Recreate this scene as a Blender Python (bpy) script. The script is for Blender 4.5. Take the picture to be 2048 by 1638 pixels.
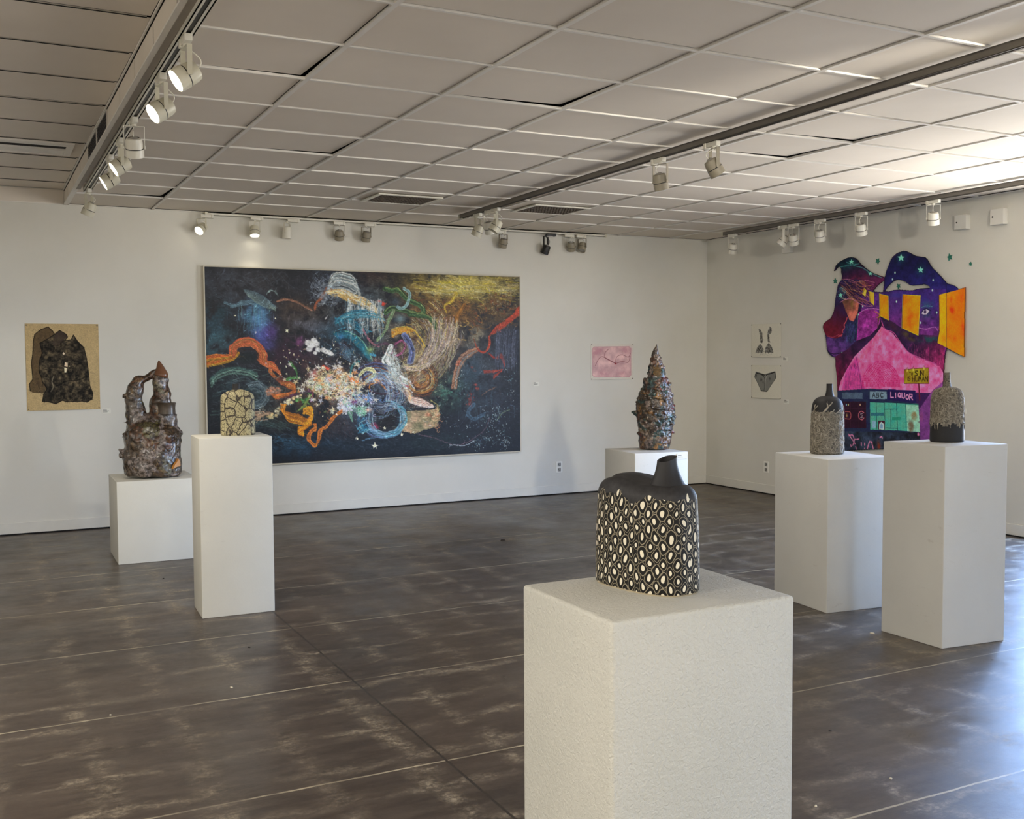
import bpy, bmesh, math, random
import numpy as np
from mathutils import Vector, Matrix, Euler

for _o in list(bpy.data.objects):
    bpy.data.objects.remove(_o)
SC = bpy.context.scene
COL = SC.collection

# ------------------------------------------------------------------ camera
FPX = 2096.1
YAW, PITCH, ROLL = math.radians(27.0394), math.radians(2.9669), math.radians(-0.28947)
CAMP = np.array([0.0, 0.0, 1.544])
H, D, RX = 2.8846, 10.055, 7.731          # ceiling height, back wall, right wall
_f = np.array([math.sin(YAW)*math.cos(PITCH), math.cos(YAW)*math.cos(PITCH), -math.sin(PITCH)])
_r = np.array([math.cos(YAW), -math.sin(YAW), 0.0]); _u = np.cross(_r, _f)
_c, _s = math.cos(ROLL), math.sin(ROLL)
CM = np.array([_c*_r+_s*_u, -_s*_r+_c*_u, _f])
cam = bpy.data.cameras.new('camera'); cam.sensor_fit = 'HORIZONTAL'; cam.sensor_width = 36
cam.lens = 36*FPX/2048; cam.clip_start = 0.05; cam.clip_end = 200
camo = bpy.data.objects.new('camera', cam); COL.objects.link(camo)
camo.matrix_world = Matrix(((CM[0][0], CM[1][0], -CM[2][0], 0), (CM[0][1], CM[1][1], -CM[2][1], 0),
                            (CM[0][2], CM[1][2], -CM[2][2], CAMP[2]), (0, 0, 0, 1)))
SC.camera = camo

# ------------------------------------------------------------------ world, exposure, daylight
SC.view_settings.view_transform = 'Standard'; SC.view_settings.look = 'None'
SC.view_settings.gamma = 1; SC.view_settings.use_curve_mapping = False
SC.view_settings.exposure = 0.80
w = bpy.data.worlds.new('daylight'); SC.world = w; w.use_nodes = True
# blue sky above the horizon, sunlit paving and street below it
_nt = w.node_tree; _bg = _nt.nodes['Background']; _bg.inputs[1].default_value = 1.0
_tc = _nt.nodes.new('ShaderNodeTexCoord'); _sp = _nt.nodes.new('ShaderNodeSeparateXYZ'); _nt.links.new(_tc.outputs['Generated'], _sp.inputs[0])
_rp = _nt.nodes.new('ShaderNodeValToRGB'); _mr = _nt.nodes.new('ShaderNodeMapRange'); _mr.inputs[1].default_value = -1; _mr.inputs[2].default_value = 1
_nt.links.new(_sp.outputs[2], _mr.inputs[0]); _nt.links.new(_mr.outputs[0], _rp.inputs[0])
_e = _rp.color_ramp.elements; _e[0].position = 0.485; _e[0].color = (0.50, 0.485, 0.46, 1); _e[1].position = 0.50; _e[1].color = (0.56, 0.76, 1.0, 1)
_e2 = _e.new(0.62); _e2.color = (0.30, 0.52, 1.0, 1)
_mu = _nt.nodes.new('ShaderNodeVectorMath'); _mu.operation = 'SCALE'; _mu.inputs['Scale'].default_value = 18.0
_nt.links.new(_rp.outputs[0], _mu.inputs[0]); _nt.links.new(_mu.outputs[0], _bg.inputs[0])

def add_light(name, typ, loc, energy, color=(1, 1, 1), aim=None, **kw):
    l = bpy.data.lights.new(name, typ); l.energy = energy; l.color = color
    for k, v in kw.items(): setattr(l, k, v)
    o = bpy.data.objects.new(name, l); COL.objects.link(o); o.location = loc
    if aim is not None:
        o.rotation_euler = Vector(aim).to_track_quat('-Z', 'Y').to_euler()
    return o
WY0, WY1, WZ0, WZ1 = 3.70, 5.74, 0.08, 2.62      # glazed bay just beyond the right edge of the photo
VY0, VY1 = -3.4, -1.6                             # second glazed bay, level with the camera
for _n, (_a, _b) in enumerate(((WY0, WY1), (VY0, VY1))):
    o_ = add_light('daylight_window', 'AREA', (RX+0.30, (_a+_b)/2, (WZ0+WZ1)/2), 10, aim=(-1, 0, 0), shape='RECTANGLE', size=_b-_a, size_y=WZ1-WZ0)
    o_.data.cycles.is_portal = True
# unseen fill lamps added under the ceiling, out of view, for ambient light
for lx, ly, le in ((-1.6, -1.8, 95), (1.6, -2.6, 70), (-1.9, 4.0, 55), (-1.9, 1.2, 45)):
    add_light('unseen_fill_light', 'AREA', (lx, ly, H-0.06), le, (1.0, 0.94, 0.85), aim=(0, 0, -1),
              shape='RECTANGLE', size=1.1, size_y=0.6)

# ------------------------------------------------------------------ helpers
def s2l(c):
    c = np.asarray(c, float)
    return np.where(c <= 0.04045, c/12.92, ((c+0.055)/1.055)**2.4)
def rgb(r, g, b):
    v = s2l(np.array([r, g, b])/255.0); return (float(v[0]), float(v[1]), float(v[2]), 1)

def ray(u, v):
    return CM.T @ np.array([(u-1024)/FPX, -(v-819)/FPX, 1.0])
def on_back(u, v, y=D):
    d = ray(u, v); return CAMP+d*(y/d[1])
def on_right(u, v, x=RX):
    d = ray(u, v); return CAMP+d*(x/d[0])
def on_plane(u, v, z):
    d = ray(u, v); return CAMP+d*((z-CAMP[2])/d[2])

def link(o, parent=None):
    COL.objects.link(o)
    if parent is not None: o.parent = parent
    return o
def tag(o, label, cat, group=None):
    o['label'] = label; o['category'] = cat
    if group: o['group'] = group
    return o
def struct(o):
    o['kind'] = 'structure'; return o
def thing(name, label, cat, loc=(0, 0, 0), rot=(0, 0, 0), group=None):
    o = bpy.data.objects.new(name, None); COL.objects.link(o); o.empty_display_size = 0.05
    o.location = loc; o.rotation_euler = rot
    return tag(o, label, cat, group)

class MB:
    """collects shapes in a bmesh"""
    def __init__(self): self.bm = bmesh.new()
    def box(self, x0, x1, y0, y1, z0, z1, bevel=0, seg=2, mi=0):
        r = bmesh.ops.create_cube(self.bm, size=1)
        vs = r['verts']
        for v in vs:
            v.co = Vector(((x0+x1)/2+v.co.x*(x1-x0), (y0+y1)/2+v.co.y*(y1-y0), (z0+z1)/2+v.co.z*(z1-z0)))
        fs = set(f for v in vs for f in v.link_faces)
        for f in fs: f.material_index = mi
        if bevel:
            es = list(set(e for v in vs for e in v.link_edges))
            r2 = bmesh.ops.bevel(self.bm, geom=es, offset=bevel, segments=seg, affect='EDGES', profile=0.5)
            for f in r2['faces']: f.material_index = mi
        return self
    def quad(self, pts, mi=0):
        f = self.bm.faces.new([self.bm.verts.new(p) for p in pts]); f.material_index = mi; return self
    def poly(self, pts, z0, z1, axis='z', mi=0):
        def P(a, b, c): return (a, b, c) if axis == 'z' else ((a, c, b) if axis == 'y' else (c, a, b))
        A = [self.bm.verts.new(P(p[0], p[1], z0)) for p in pts]; B = [self.bm.verts.new(P(p[0], p[1], z1)) for p in pts]
        n = len(pts)
        for f in [self.bm.faces.new(A[::-1]), self.bm.faces.new(B)]+[self.bm.faces.new((A[i], A[(i+1) % n], B[(i+1) % n], B[i])) for i in range(n)]:
            f.material_index = mi
        return self
    def rings(self, rr, cap0=True, cap1=True, mi=0):
        V = [[self.bm.verts.new(p) for p in r] for r in rr]; n = len(V[0])
        for a, b in zip(V[:-1], V[1:]):
            for i in range(n):
                f = self.bm.faces.new((a[i], a[(i+1) % n], b[(i+1) % n], b[i])); f.material_index = mi
        if cap0: self.bm.faces.new(V[0][::-1]).material_index = mi
        if cap1: self.bm.faces.new(V[-1]).material_index = mi
        return self
    def lathe(self, prof, n=32, axis=None, org=(0, 0, 0), cap0=True, cap1=True, mi=0):
        q = Matrix.Identity(3) if axis is None else Vector(axis).to_track_quat('Z', 'Y').to_matrix()
        o = Vector(org)
        self.rings([[o+q @ Vector((r*math.cos(t*2*math.pi/n), r*math.sin(t*2*math.pi/n), z)) for t in range(n)] for r, z in prof], cap0, cap1, mi)
        return self
    def tube(self, pts, rad, n=8, mi=0):
        pts = [Vector(p) for p in pts]
        rad = rad if hasattr(rad, '__len__') else [rad]*len(pts)
        rr = []; up = Vector((0.13, 0.31, 1)).normalized()
        for i, p in enumerate(pts):
            t = (pts[min(i+1, len(pts)-1)]-pts[max(i-1, 0)]).normalized()
            a = t.cross(up)
            if a.length < 1e-3: a = t.cross(Vector((1, 0, 0)))
            a.normalize(); b = t.cross(a)
            rr.append([p+(a*math.cos(k*2*math.pi/n)+b*math.sin(k*2*math.pi/n))*rad[i] for k in range(n)])
        return self.rings(rr, mi=mi)
    def build(self, name, mats, parent=None, smooth=False, loc=None):
        bmesh.ops.recalc_face_normals(self.bm, faces=self.bm.faces[:])
        me = bpy.data.meshes.new(name); self.bm.to_mesh(me); self.bm.free()
        for m in (mats if isinstance(mats, (list, tuple)) else [mats]): me.materials.append(m)
        if smooth: me.polygons.foreach_set('use_smooth', [True]*len(me.polygons))
        o = bpy.data.objects.new(name, me); link(o, parent)
        if loc is not None: o.location = loc
        if smooth == 'auto':
            me.set_sharp_from_angle(angle=math.radians(35))
        return o

# ------------------------------------------------------------------ materials
def newmat(name):
    m = bpy.data.materials.new(name); m.use_nodes = True
    nt = m.node_tree; b = nt.nodes['Principled BSDF']
    return m, nt, b
def N(nt, t, **kw):
    n = nt.nodes.new(t)
    for k, v in kw.items(): setattr(n, k, v)
    return n
def coords(nt, scale=(1, 1, 1)):
    tc = N(nt, 'ShaderNodeTexCoord'); mp = N(nt, 'ShaderNodeMapping'); mp.inputs['Scale'].default_value = scale
    nt.links.new(tc.outputs['Object'], mp.inputs[0]); return mp.outputs[0]
def noise(nt, vec, scale, detail=4, rough=0.5, dist=0):
    n = N(nt, 'ShaderNodeTexNoise'); n.inputs['Scale'].default_value = scale; n.inputs['Detail'].default_value = detail
    n.inputs['Roughness'].default_value = rough; n.inputs['Distortion'].default_value = dist
    nt.links.new(vec, n.inputs['Vector']); return n.outputs['Fac']
def ramp(nt, fac, stops, interp='LINEAR'):
    r = N(nt, 'ShaderNodeValToRGB'); r.color_ramp.interpolation = interp
    while len(r.color_ramp.elements) < len(stops): r.color_ramp.elements.new(0.5)
    for e, (p, c) in zip(r.color_ramp.elements, stops): e.position = p; e.color = c if len(c) == 4 else (*c, 1)
    nt.links.new(fac, r.inputs[0]); return r.outputs[0]
def mix(nt, fac, a, b, blend='MIX'):
    m = N(nt, 'ShaderNodeMix', data_type='RGBA', blend_type=blend)
    for s, v in ((m.inputs[0], fac), (m.inputs[6], a), (m.inputs[7], b)):
        if hasattr(v, 'is_output'): nt.links.new(v, s)
        else: s.default_value = v
    return m.outputs[2]
def math_(nt, op, a, b=None, c=None, clamp=False):
    m = N(nt, 'ShaderNodeMath', operation=op); m.use_clamp = clamp
    for s, v in zip(m.inputs, (a, b, c)):
        if v is None: continue
        if hasattr(v, 'is_output'): nt.links.new(v, s)
        else: s.default_value = v
    return m.outputs[0]
def bump(nt, b, h, strength, dist=0.01):
    n = N(nt, 'ShaderNodeBump'); n.inputs['Strength'].default_value = strength; n.inputs['Distance'].default_value = dist
    nt.links.new(h, n.inputs['Height']); nt.links.new(n.outputs[0], b.inputs['Normal'])
def plain(name, col, rough=0.5, metal=0, var=0.06, vscale=8, bmp=0, bscale=200):
    m, nt, b = newmat(name); v = coords(nt)
    c1 = tuple(x*(1-var) for x in col[:3])+(1,); c2 = tuple(min(1, x*(1+var)) for x in col[:3])+(1,)
    nt.links.new(ramp(nt, noise(nt, v, vscale), [(0.3, c1), (0.7, c2)]), b.inputs['Base Color'])
    b.inputs['Roughness'].default_value = rough; b.inputs['Metallic'].default_value = metal
    if 'clay' in name: b.inputs['Specular IOR Level'].default_value = 0.3
    if bmp: bump(nt, b, noise(nt, v, bscale, 3), bmp, 0.002)
    return m

def wall_mat():
    m, nt, b = newmat('wall_paint'); v = coords(nt)
    base = ramp(nt, noise(nt, v, 1.3, 5, 0.6), [(0.3, rgb(216, 213, 202)), (0.7, rgb(224, 221, 211))])
    spk = ramp(nt, noise(nt, v, 9, 8, 0.75), [(0.70, (0, 0, 0, 1)), (0.78, (1, 1, 1, 1))])
    nt.links.new(mix(nt, math_(nt, 'MULTIPLY', spk, 0.25), base, rgb(214, 210, 200)), b.inputs['Base Color'])
    b.inputs['Roughness'].default_value = 0.6
    bump(nt, b, noise(nt, v, 160, 3), 0.12, 0.002)
    return m
M_WALL = wall_mat()
M_BASE = plain('baseboard_paint', rgb(221, 218, 208), 0.5, var=0.03)
M_DARK = plain('dark_gap', rgb(22, 20, 18), 0.9)
M_GRID = plain('ceiling_grid_paint', rgb(232, 227, 218), 0.5, var=0.04)

def ceil_mat(toned=True):
    m, nt, b = newmat('ceiling_tile' if toned else 'riser_tile'); v = coords(nt)
    base = ramp(nt, noise(nt, v, 0.9, 4, 0.6), [(0.3, rgb(218, 208, 194)), (0.7, rgb(230, 220, 206))])
    sc = base
    if toned:
        at = N(nt, 'ShaderNodeAttribute', attribute_name='tile_tone'); sc = mix(nt, 1.0, base, at.outputs['Color'], 'MULTIPLY')
    v2 = coords(nt, (0.7, 5, 1))
    scr = ramp(nt, noise(nt, v2, 2.2, 8, 0.7), [(0.66, (0, 0, 0, 1)), (0.74, (1, 1, 1, 1))])
    c2 = mix(nt, math_(nt, 'MULTIPLY', scr, 0.35), sc, rgb(226, 221, 212))
    drk = ramp(nt, noise(nt, coords(nt, (1, 3, 1)), 3.1, 9, 0.75), [(0.70, (0, 0, 0, 1)), (0.76, (1, 1, 1, 1))])
    c3 = mix(nt, math_(nt, 'MULTIPLY', drk, 0.3), c2, rgb(120, 112, 104))
    nt.links.new(c3, b.inputs['Base Color']); b.inputs['Roughness'].default_value = 0.75
    bump(nt, b, noise(nt, v, 60, 4), 0.12, 0.002)
    return m
M_CEIL = ceil_mat(); M_RISER = ceil_mat(False)

def floor_mat():
    m, nt, b = newmat('sealed_concrete'); v = coords(nt)
    big = noise(nt, v, 0.55, 7, 0.62, 0.4)
    base = ramp(nt, big, [(0.28, rgb(40, 32, 27)), (0.5, rgb(66, 54, 45)), (0.72, rgb(92, 78, 65))])
    streak = noise(nt, coords(nt, (1.6, 6.0, 1)), 2.2, 8, 0.7)
    base = mix(nt, ramp(nt, streak, [(0.42, (0, 0, 0, 1)), (0.62, (0.45, 0.45, 0.45, 1))]), base, rgb(98, 86, 74))
    # pale scuffs left in rows by old floor tiles
    sep = N(nt, 'ShaderNodeSeparateXYZ'); nt.links.new(v, sep.inputs[0])
    wob = math_(nt, 'MULTIPLY', math_(nt, 'SUBTRACT', noise(nt, v, 4, 4), 0.5), 0.22)
    def rows(axis, period, width):
        a = math_(nt, 'ADD', sep.outputs[axis], wob)
        fr = math_(nt, 'ABSOLUTE', math_(nt, 'SUBTRACT', math_(nt, 'FRACT', math_(nt, 'DIVIDE', a, period)), 0.5))
        return math_(nt, 'SUBTRACT', 1.0, math_(nt, 'DIVIDE', math_(nt, 'SUBTRACT', 0.5, fr), width/period, clamp=True), clamp=True)
    grid = math_(nt, 'MAXIMUM', rows(0, 0.36, 0.07), rows(1, 0.31, 0.05))
    patch = ramp(nt, noise(nt, coords(nt, (0.6, 1.3, 1)), 5.2, 9, 0.78), [(0.45, (0, 0, 0, 1)), (0.58, (1, 1, 1, 1))])
    region = ramp(nt, noise(nt, v, 0.8, 3), [(0.40, (0.35, 0.35, 0.35, 1)), (0.56, (1, 1, 1, 1))])
    fine = ramp(nt, noise(nt, v, 45, 6, 0.7), [(0.42, (0.2, 0.2, 0.2, 1)), (0.6, (1, 1, 1, 1))])
    sc = math_(nt, 'MULTIPLY', math_(nt, 'MULTIPLY', grid, patch), math_(nt, 'MULTIPLY', region, fine))
    base = mix(nt, math_(nt, 'MULTIPLY', sc, 0.85, clamp=True), base, rgb(178, 164, 140))
    spots = ramp(nt, noise(nt, v, 14, 9, 0.8), [(0.62, (0, 0, 0, 1)), (0.70, (0.8, 0.8, 0.8, 1))])
    base = mix(nt, math_(nt, 'MULTIPLY', spots, 0.6), base, rgb(150, 137, 120))
    # joints cut across the slab
    jw = math_(nt, 'MULTIPLY', math_(nt, 'SUBTRACT', noise(nt, v, 9, 5, 0.7), 0.5), 0.012)
    def joint(axis, pos, wd):
        return math_(nt, 'LESS_THAN', math_(nt, 'ABSOLUTE', math_(nt, 'SUBTRACT', math_(nt, 'ADD', sep.outputs[axis], jw), pos)), wd)
    pale = None
    for p in (1.45, 2.53, 3.615, 4.73, 5.81, 6.85, 7.93):
        j = joint(1, p, 0.0052); pale = j if pale is None else math_(nt, 'MAXIMUM', pale, j)
    worn = ramp(nt, noise(nt, coords(nt, (1, 0.2, 1)), 1.7, 5, 0.7), [(0.40, (0.18, 0.18, 0.18, 1)), (0.58, (1, 1, 1, 1))])
    base = mix(nt, math_(nt, 'MULTIPLY', pale, worn), base, rgb(190, 178, 150))
    dk = joint(0, 1.557, 0.0055)
    base = mix(nt, math_(nt, 'MULTIPLY', dk, 0.95), base, rgb(44, 36, 30))
    nt.links.new(base, b.inputs['Base Color'])
    rr = ramp(nt, noise(nt, v, 1.9, 8, 0.7), [(0.3, (0.27, 0.27, 0.27, 1)), (0.7, (0.50, 0.50, 0.50, 1))])
    nt.links.new(math_(nt, 'ADD', rr, math_(nt, 'MULTIPLY', sc, 0.25)), b.inputs['Roughness'])
    b.inputs['Specular IOR Level'].default_value = 0.68
    h = math_(nt, 'SUBTRACT', noise(nt, v, 3.5, 10, 0.75), math_(nt, 'MULTIPLY', math_(nt, 'MAXIMUM', pale, dk), 0.4))
    bump(nt, b, h, 0.25, 0.006)
    return m
M_FLOOR = floor_mat()

# ------------------------------------------------------------------ room shell
XL, YB = -3.6, -4.2
struct(MB().box(XL-0.2, RX+0.2, YB-0.2, D+0.2, -0.15, 0).build('floor', M_FLOOR))
struct(MB().box(XL-0.2, RX+0.2, D, D+0.2, 0.0, H+0.3).build('wall_back', M_WALL))
struct(MB().box(XL-0.2, XL, YB-0.2, D, 0, H+0.3).build('wall_left', M_WALL))
struct(MB().box(XL, RX+0.2, YB-0.2, YB, 0, H+0.3).build('wall_front', M_WALL))
struct(MB().box(RX, RX+0.2, WY1, D, 0, H+0.3).box(RX, RX+0.2, VY1, WY0, 0, H+0.3).box(RX, RX+0.2, YB, VY0, 0, H+0.3)
       .box(RX, RX+0.2, WY0, WY1, 0, WZ0).box(RX, RX+0.2, WY0, WY1, WZ1, H+0.3).box(RX, RX+0.2, VY0, VY1, 0, WZ0).box(RX, RX+0.2, VY0, VY1, WZ1, H+0.3).build('wall_right', M_WALL))
# glazed front out of shot to the right
M_ALU = plain('window_frame_metal', rgb(120, 118, 112), 0.4, 0.6)
mg, ntg, bg_ = newmat('window_glass')
tr = N(ntg, 'ShaderNodeBsdfTransparent'); gl = N(ntg, 'ShaderNodeBsdfGlossy'); gl.inputs['Roughness'].default_value = 0.02
mx = N(ntg, 'ShaderNodeMixShader'); mx.inputs[0].default_value = 0.06
ntg.links.new(tr.outputs[0], mx.inputs[1]); ntg.links.new(gl.outputs[0], mx.inputs[2])
ntg.links.new(mx.outputs[0], ntg.nodes['Material Output'].inputs['Surface'])
for wn, (w0_, w1_) in (('window_1', (WY0, WY1)), ('window_2', (VY0, VY1))):
    wf = MB(); nb = 2
    for i in range(nb+1):
        y = w0_+(w1_-w0_)*i/nb; wf.box(RX+0.06, RX+0.12, max(w0_, y-0.03), min(w1_, y+0.03), WZ0, WZ1)
    wf.box(RX+0.06, RX+0.12, w0_, w1_, WZ0, WZ0+0.06).box(RX+0.06, RX+0.12, w0_, w1_, WZ1-0.06, WZ1)
    win = struct(wf.build(wn, M_ALU))
    MB().box(RX+0.085, RX+0.091, w0_+0.01, w1_-0.01, WZ0+0.01, WZ1-0.01).build('pane', mg, win)

# baseboards; a dark strip at the floor stands for the shadow in the gap
struct(MB().box(XL, RX, D-0.006, D, 0.0, 0.012, mi=1).box(XL, RX-0.01, D-0.011, D, 0.012, 0.105, 0.002, 1)
       .build('baseboard_back', [M_BASE, M_DARK]))
struct(MB().box(RX-0.006, RX, WY1, D, 0.0, 0.012, mi=1).box(RX-0.011, RX, WY1, D-0.011, 0.012, 0.105, 0.002, 1)
       .build('baseboard_right', [M_BASE, M_DARK]))

# ---- ceiling: lay-in tiles on a grid; left of X=.74 it steps up
random.seed(4)
cols = [0.7513+0.715*i for i in range(0, 10)]+[RX]
rows_ = [3.827+0.6103*j for j in range(-14, 10)]+[D]
rows_[0] = YB
HL = H+0.125
tone = []
def tiles(mb, cs, rs, z, specials=None):
    for ci in range(len(cs)-1):
        for rj in range(len(rs)-1):
            x0, x1, y0, y1 = cs[ci]+0.009, cs[ci+1]-0.0185, rs[rj]+0.009, rs[rj+1]-0.0135
            dz = [z+0.005+random.uniform(0, 0.003) for _ in range(4)]
            sp = (specials or {}).get((ci, rj))
            gx = random.uniform(0, 0.004); gy = max(0, random.uniform(-0.006, 0.006))
            if sp: gx += sp[0]*0.45; gy += sp[1]*0.45; dz[2] += 0.010
            mb.quad([(x0, y0, dz[0]), (x1-gx*0.4, y0, dz[1]), (x1-gx, y1-gy, dz[2]), (x0, y1-gy*0.4, dz[3])][::-1])
            tone.append(random.uniform(0.955, 1.03))
j0 = 14
cm = MB()
tiles(cm, cols, rows_, H, {(2, j0+1): (0.035, 0.02), (0, j0+1): (0.03, 0.0), (5, j0+1): (0.0, 0.03), (5, j0+2): (0.03, 0.02), (1, j0+4): (0.02, 0.01), (0, j0+8): (0.05, 0.03)})
rowsL = [4.83+0.6*j for j in range(-14, 9)]+[D]; rowsL[0] = YB
colsL = [XL, -2.8, -2.0, -1.2, -0.4, 0.722]
colsL = [XL+(0.736-XL)*k/3 for k in range(4)]
tiles(cm, colsL, rowsL, HL)
nt_ = len(cm.bm.faces)
for x in cols[:-1]: cm.box(x-0.0115, x+0.0115, YB, D, H-0.002, H+0.012, mi=1)
for y in rows_[1:-1]: cm.box(0.74, RX, y-0.008, y+0.009, H-0.0015, H+0.011, mi=1)
for x in colsL[1:-1]: cm.box(x-0.012, x+0.012, YB, D, HL-0.002, HL+0.012, mi=1)
for y in rowsL[1:-1]: cm.box(XL, 0.70, y-0.003, y+0.003, HL+0.001, HL+0.004, mi=2).box(XL, 0.70, y+0.003, y+0.010, HL-0.0005, HL+0.011, mi=0)
cm.box(0.742, RX, D-0.022, D, H-0.002, H+0.012, mi=1)
cm.box(0.742, RX, D-0.027, D-0.022, H+0.004, H+0.012, mi=2)
cm.box(RX-0.022, RX, YB, D, H-0.002, H+0.012, mi=1).box(RX-0.032, RX-0.022, YB, D, H+0.002, H+0.012, mi=2)
cm.box(XL, RX, YB, D, HL+0.05, HL+0.06, mi=2)     # dark plenum above the tiles
ceil = struct(cm.build('ceiling', [M_CEIL, M_GRID, M_DARK]))
ca = ceil.data.color_attributes.new('tile_tone', 'FLOAT_COLOR', 'CORNER')
buf = np.ones((len(ceil.data.loops), 4), np.float32)
for i in range(min(nt_, len(tone))):
    p = ceil.data.polygons[i]
    buf[p.loop_start:p.loop_start+p.loop_total, :3] = tone[i]
ca.data.foreach_set('color', buf.ravel())
# riser between the two ceiling levels, made of short tiles with open joints
rm = MB()
ys = [YB]+[4.842+0.6*k for k in range(-14, 9)]+[D]
ys = sorted(set(y for y in ys if YB <= y <= D))
VENTS = []
for a, b_ in zip(ys[:-1], ys[1:]):
    if b_-a < 0.1: continue
    if 6.60 < (a+b_)/2 < 7.85: VENTS.append((a, b_)); continue
    rm.box(0.7265, 0.730, a+0.008, b_-0.008, H+0.006, HL-0.014)
rm.box(0.720, 0.745, YB, D, H-0.004, H+0.006, mi=1).box(0.716, 0.724, YB, D, HL-0.006, HL+0.004, mi=1)
rm.box(0.7285, 0.742, YB, D, H+0.006, HL, mi=2)
struct(rm.build('trim_1', [M_RISER, M_GRID, M_DARK]))
struct(MB().box(0.745, 0.776, YB, 9.05, H-0.008, H-0.002).build('trim_2', plain('edge_angle_shade', rgb(140, 130, 118), 0.5)))  # shade along the edge angle is put into its brown-grey colour
struct(MB().box(XL, 0.724, D-0.012, D, H, HL).box(XL, 0.724, D-0.018, D-0.012, H-0.004, H+0.006, mi=1).build('trim_3', [M_RISER, M_GRID]))

M_WHITE = plain('white_enamel', rgb(226, 222, 208), 0.35, var=0.03)
M_RAIL_SHADE = plain('shaded_rail_grey', rgb(112, 106, 98), 0.4, var=0.03)  # rail darkened to hold the shade of the side facing away from the window
M_CREAM = plain('aged_white_enamel', rgb(210, 205, 184), 0.38, var=0.05)
M_TAUPE_SHADE = plain('shaded_taupe_enamel', rgb(150, 142, 124), 0.42, var=0.05)  # shadowed look of the cans put into a darker enamel colour
M_BLACK = plain('black_enamel', rgb(28, 27, 26), 0.4)
M_VDARK = plain('vent_cavity', rgb(26, 22, 18), 0.9)
M_GRILLE = plain('brown_grille', rgb(112, 100, 88), 0.6)
for k, (a, b_) in enumerate(VENTS):
    t = thing('riser_vent', ('black return air vent in the ceiling step, the one nearer the camera', 'black return air vent in the ceiling step, the one nearer the painting wall')[k], 'vent', (0.73, (a+b_)/2, H+0.06), group=None)
    hw = (b_-a)/2
    MB().box(0.0, 0.006, -hw+0.004, hw-0.004, -0.055, 0.06).build('cavity', M_VDARK, t)
    fr = MB()
    fr.box(-0.008, 0, -hw+0.004, -hw+0.012, -0.055, 0.06).box(-0.008, 0, hw-0.012, hw-0.004, -0.055, 0.06).box(-0.008, 0, -hw+0.004, hw-0.004, -0.055, -0.049).box(-0.008, 0, -hw+0.004, hw-0.004, 0.054, 0.06)
    fr.build('frame', M_GRID, t)
    for q in range(5):
        MB().box(-0.003, 0.001, -hw+0.012, hw-0.012, -0.035+q*0.019, -0.032+q*0.019).build('louvre', M_BLACK, t)

def ceiling_vent(x0, x1, y0, y1, label):
    t = thing('ceiling_vent', label, 'vent', ((x0+x1)/2, (y0+y1)/2, H))
    a, b_ = (x1-x0)/2, (y1-y0)/2
    f = MB()
    f.box(-a, a, -b_, -b_+0.035, -0.012, 0, 0.003, 1).box(-a, a, b_-0.035, b_, -0.012, 0, 0.003, 1)
    f.box(-a, -a+0.035, -b_+0.035, b_-0.035, -0.012, 0, 0.003, 1).box(a-0.035, a, -b_+0.035, b_-0.035, -0.012, 0, 0.003, 1)
    f.build('frame', M_WHITE, t)
    MB().box(-a+0.03, a-0.03, -b_+0.03, b_-0.03, 0.001, 0.003).build('cavity', M_VDARK, t)
    g = MB(); n = 18
    for i in range(n):
        x = -a+0.04+(2*a-0.08)*i/(n-1); g.box(x-0.0025, x+0.0025, -b_+0.035, b_-0.035, -0.009, 0.0)
    for i in range(8):
        y = -b_+0.045+(2*b_-0.09)*i/7; g.box(-a+0.035, a-0.035, y-0.002, y+0.002, -0.009, 0.0)
    g.build('grille', M_GRILLE, t)
ceiling_vent(2.99, 3.57, 8.25, 8.73, 'square brown-grilled ceiling vent left of the middle lighting track')
ceiling_vent(4.46, 5.04, 8.26, 8.76, 'square brown-grilled ceiling vent right of the middle lighting track')
t = thing('slot_diffuser', 'long slot air diffuser in the raised ceiling at far left', 'vent', (0.0, 8.07, HL))
MB().box(-1.2, 0.645, -0.225, -0.205, -0.010, 0).box(-1.2, 0.645, 0.215, 0.235, -0.010, 0).box(0.60, 0.645, -0.205, 0.215, -0.010, 0).box(-1.2, 0.60, 0.0, 0.215, -0.004, 0).build('frame', M_GRID, t)
MB().box(-1.0, 0.60, -0.14, -0.01, -0.003, -0.001).build('slot', M_VDARK, t)
MB().box(-1.0, 0.60, -0.205, -0.14, -0.012, -0.002).box(-1.0, 0.60, -0.01, 0.01, -0.018, -0.002).build('lip', M_GRID, t)

# ------------------------------------------------------------------ lighting tracks
def track(name, label, p0, p1, width, height, ztop, mat=None):
    a, b_ = Vector(p0), Vector(p1); L = (b_-a).length
    ang = math.atan2(b_.y-a.y, b_.x-a.x)
    t = thing(name, label, 'lighting track', (a.x, a.y, ztop), (0, 0, ang))
    h = height
    m = MB().box(0, L, -width/2, -width/2+0.006, -h, 0).box(0, L, width/2-0.006, width/2, -h, 0).box(0, L, -width/2, width/2, -0.008, 0)
    m.box(0, L, -width/2, -0.010, -h, -h+0.003).box(0, L, 0.010, width/2, -h, -h+0.003)
    m.build('rail', mat or M_WHITE, t)
    MB().box(0.01, L-0.01, -width/2+0.007, width/2-0.007, -h+0.006, -h+0.010).build('slot', M_BLACK, t)
    for x0, x1 in ((-0.004, 0.02), (L-0.02, L+0.004)):
        MB().box(x0, x1, -width/2-0.002, width/2+0.002, -h-0.002, 0).build('end_cap', M_CREAM, t)
    return t
LT = lambda y: 0.801+0.004*(y-4)
CT = lambda y: 3.985+0.022*(y-3)
RT = lambda y: 7.215+0.024*(y-5.4)
track('lighting_track', 'long white lighting track at the ceiling step on the left', (LT(-1.5), -1.5), (LT(9.02), 9.02), 0.052, 0.03, H)
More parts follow.
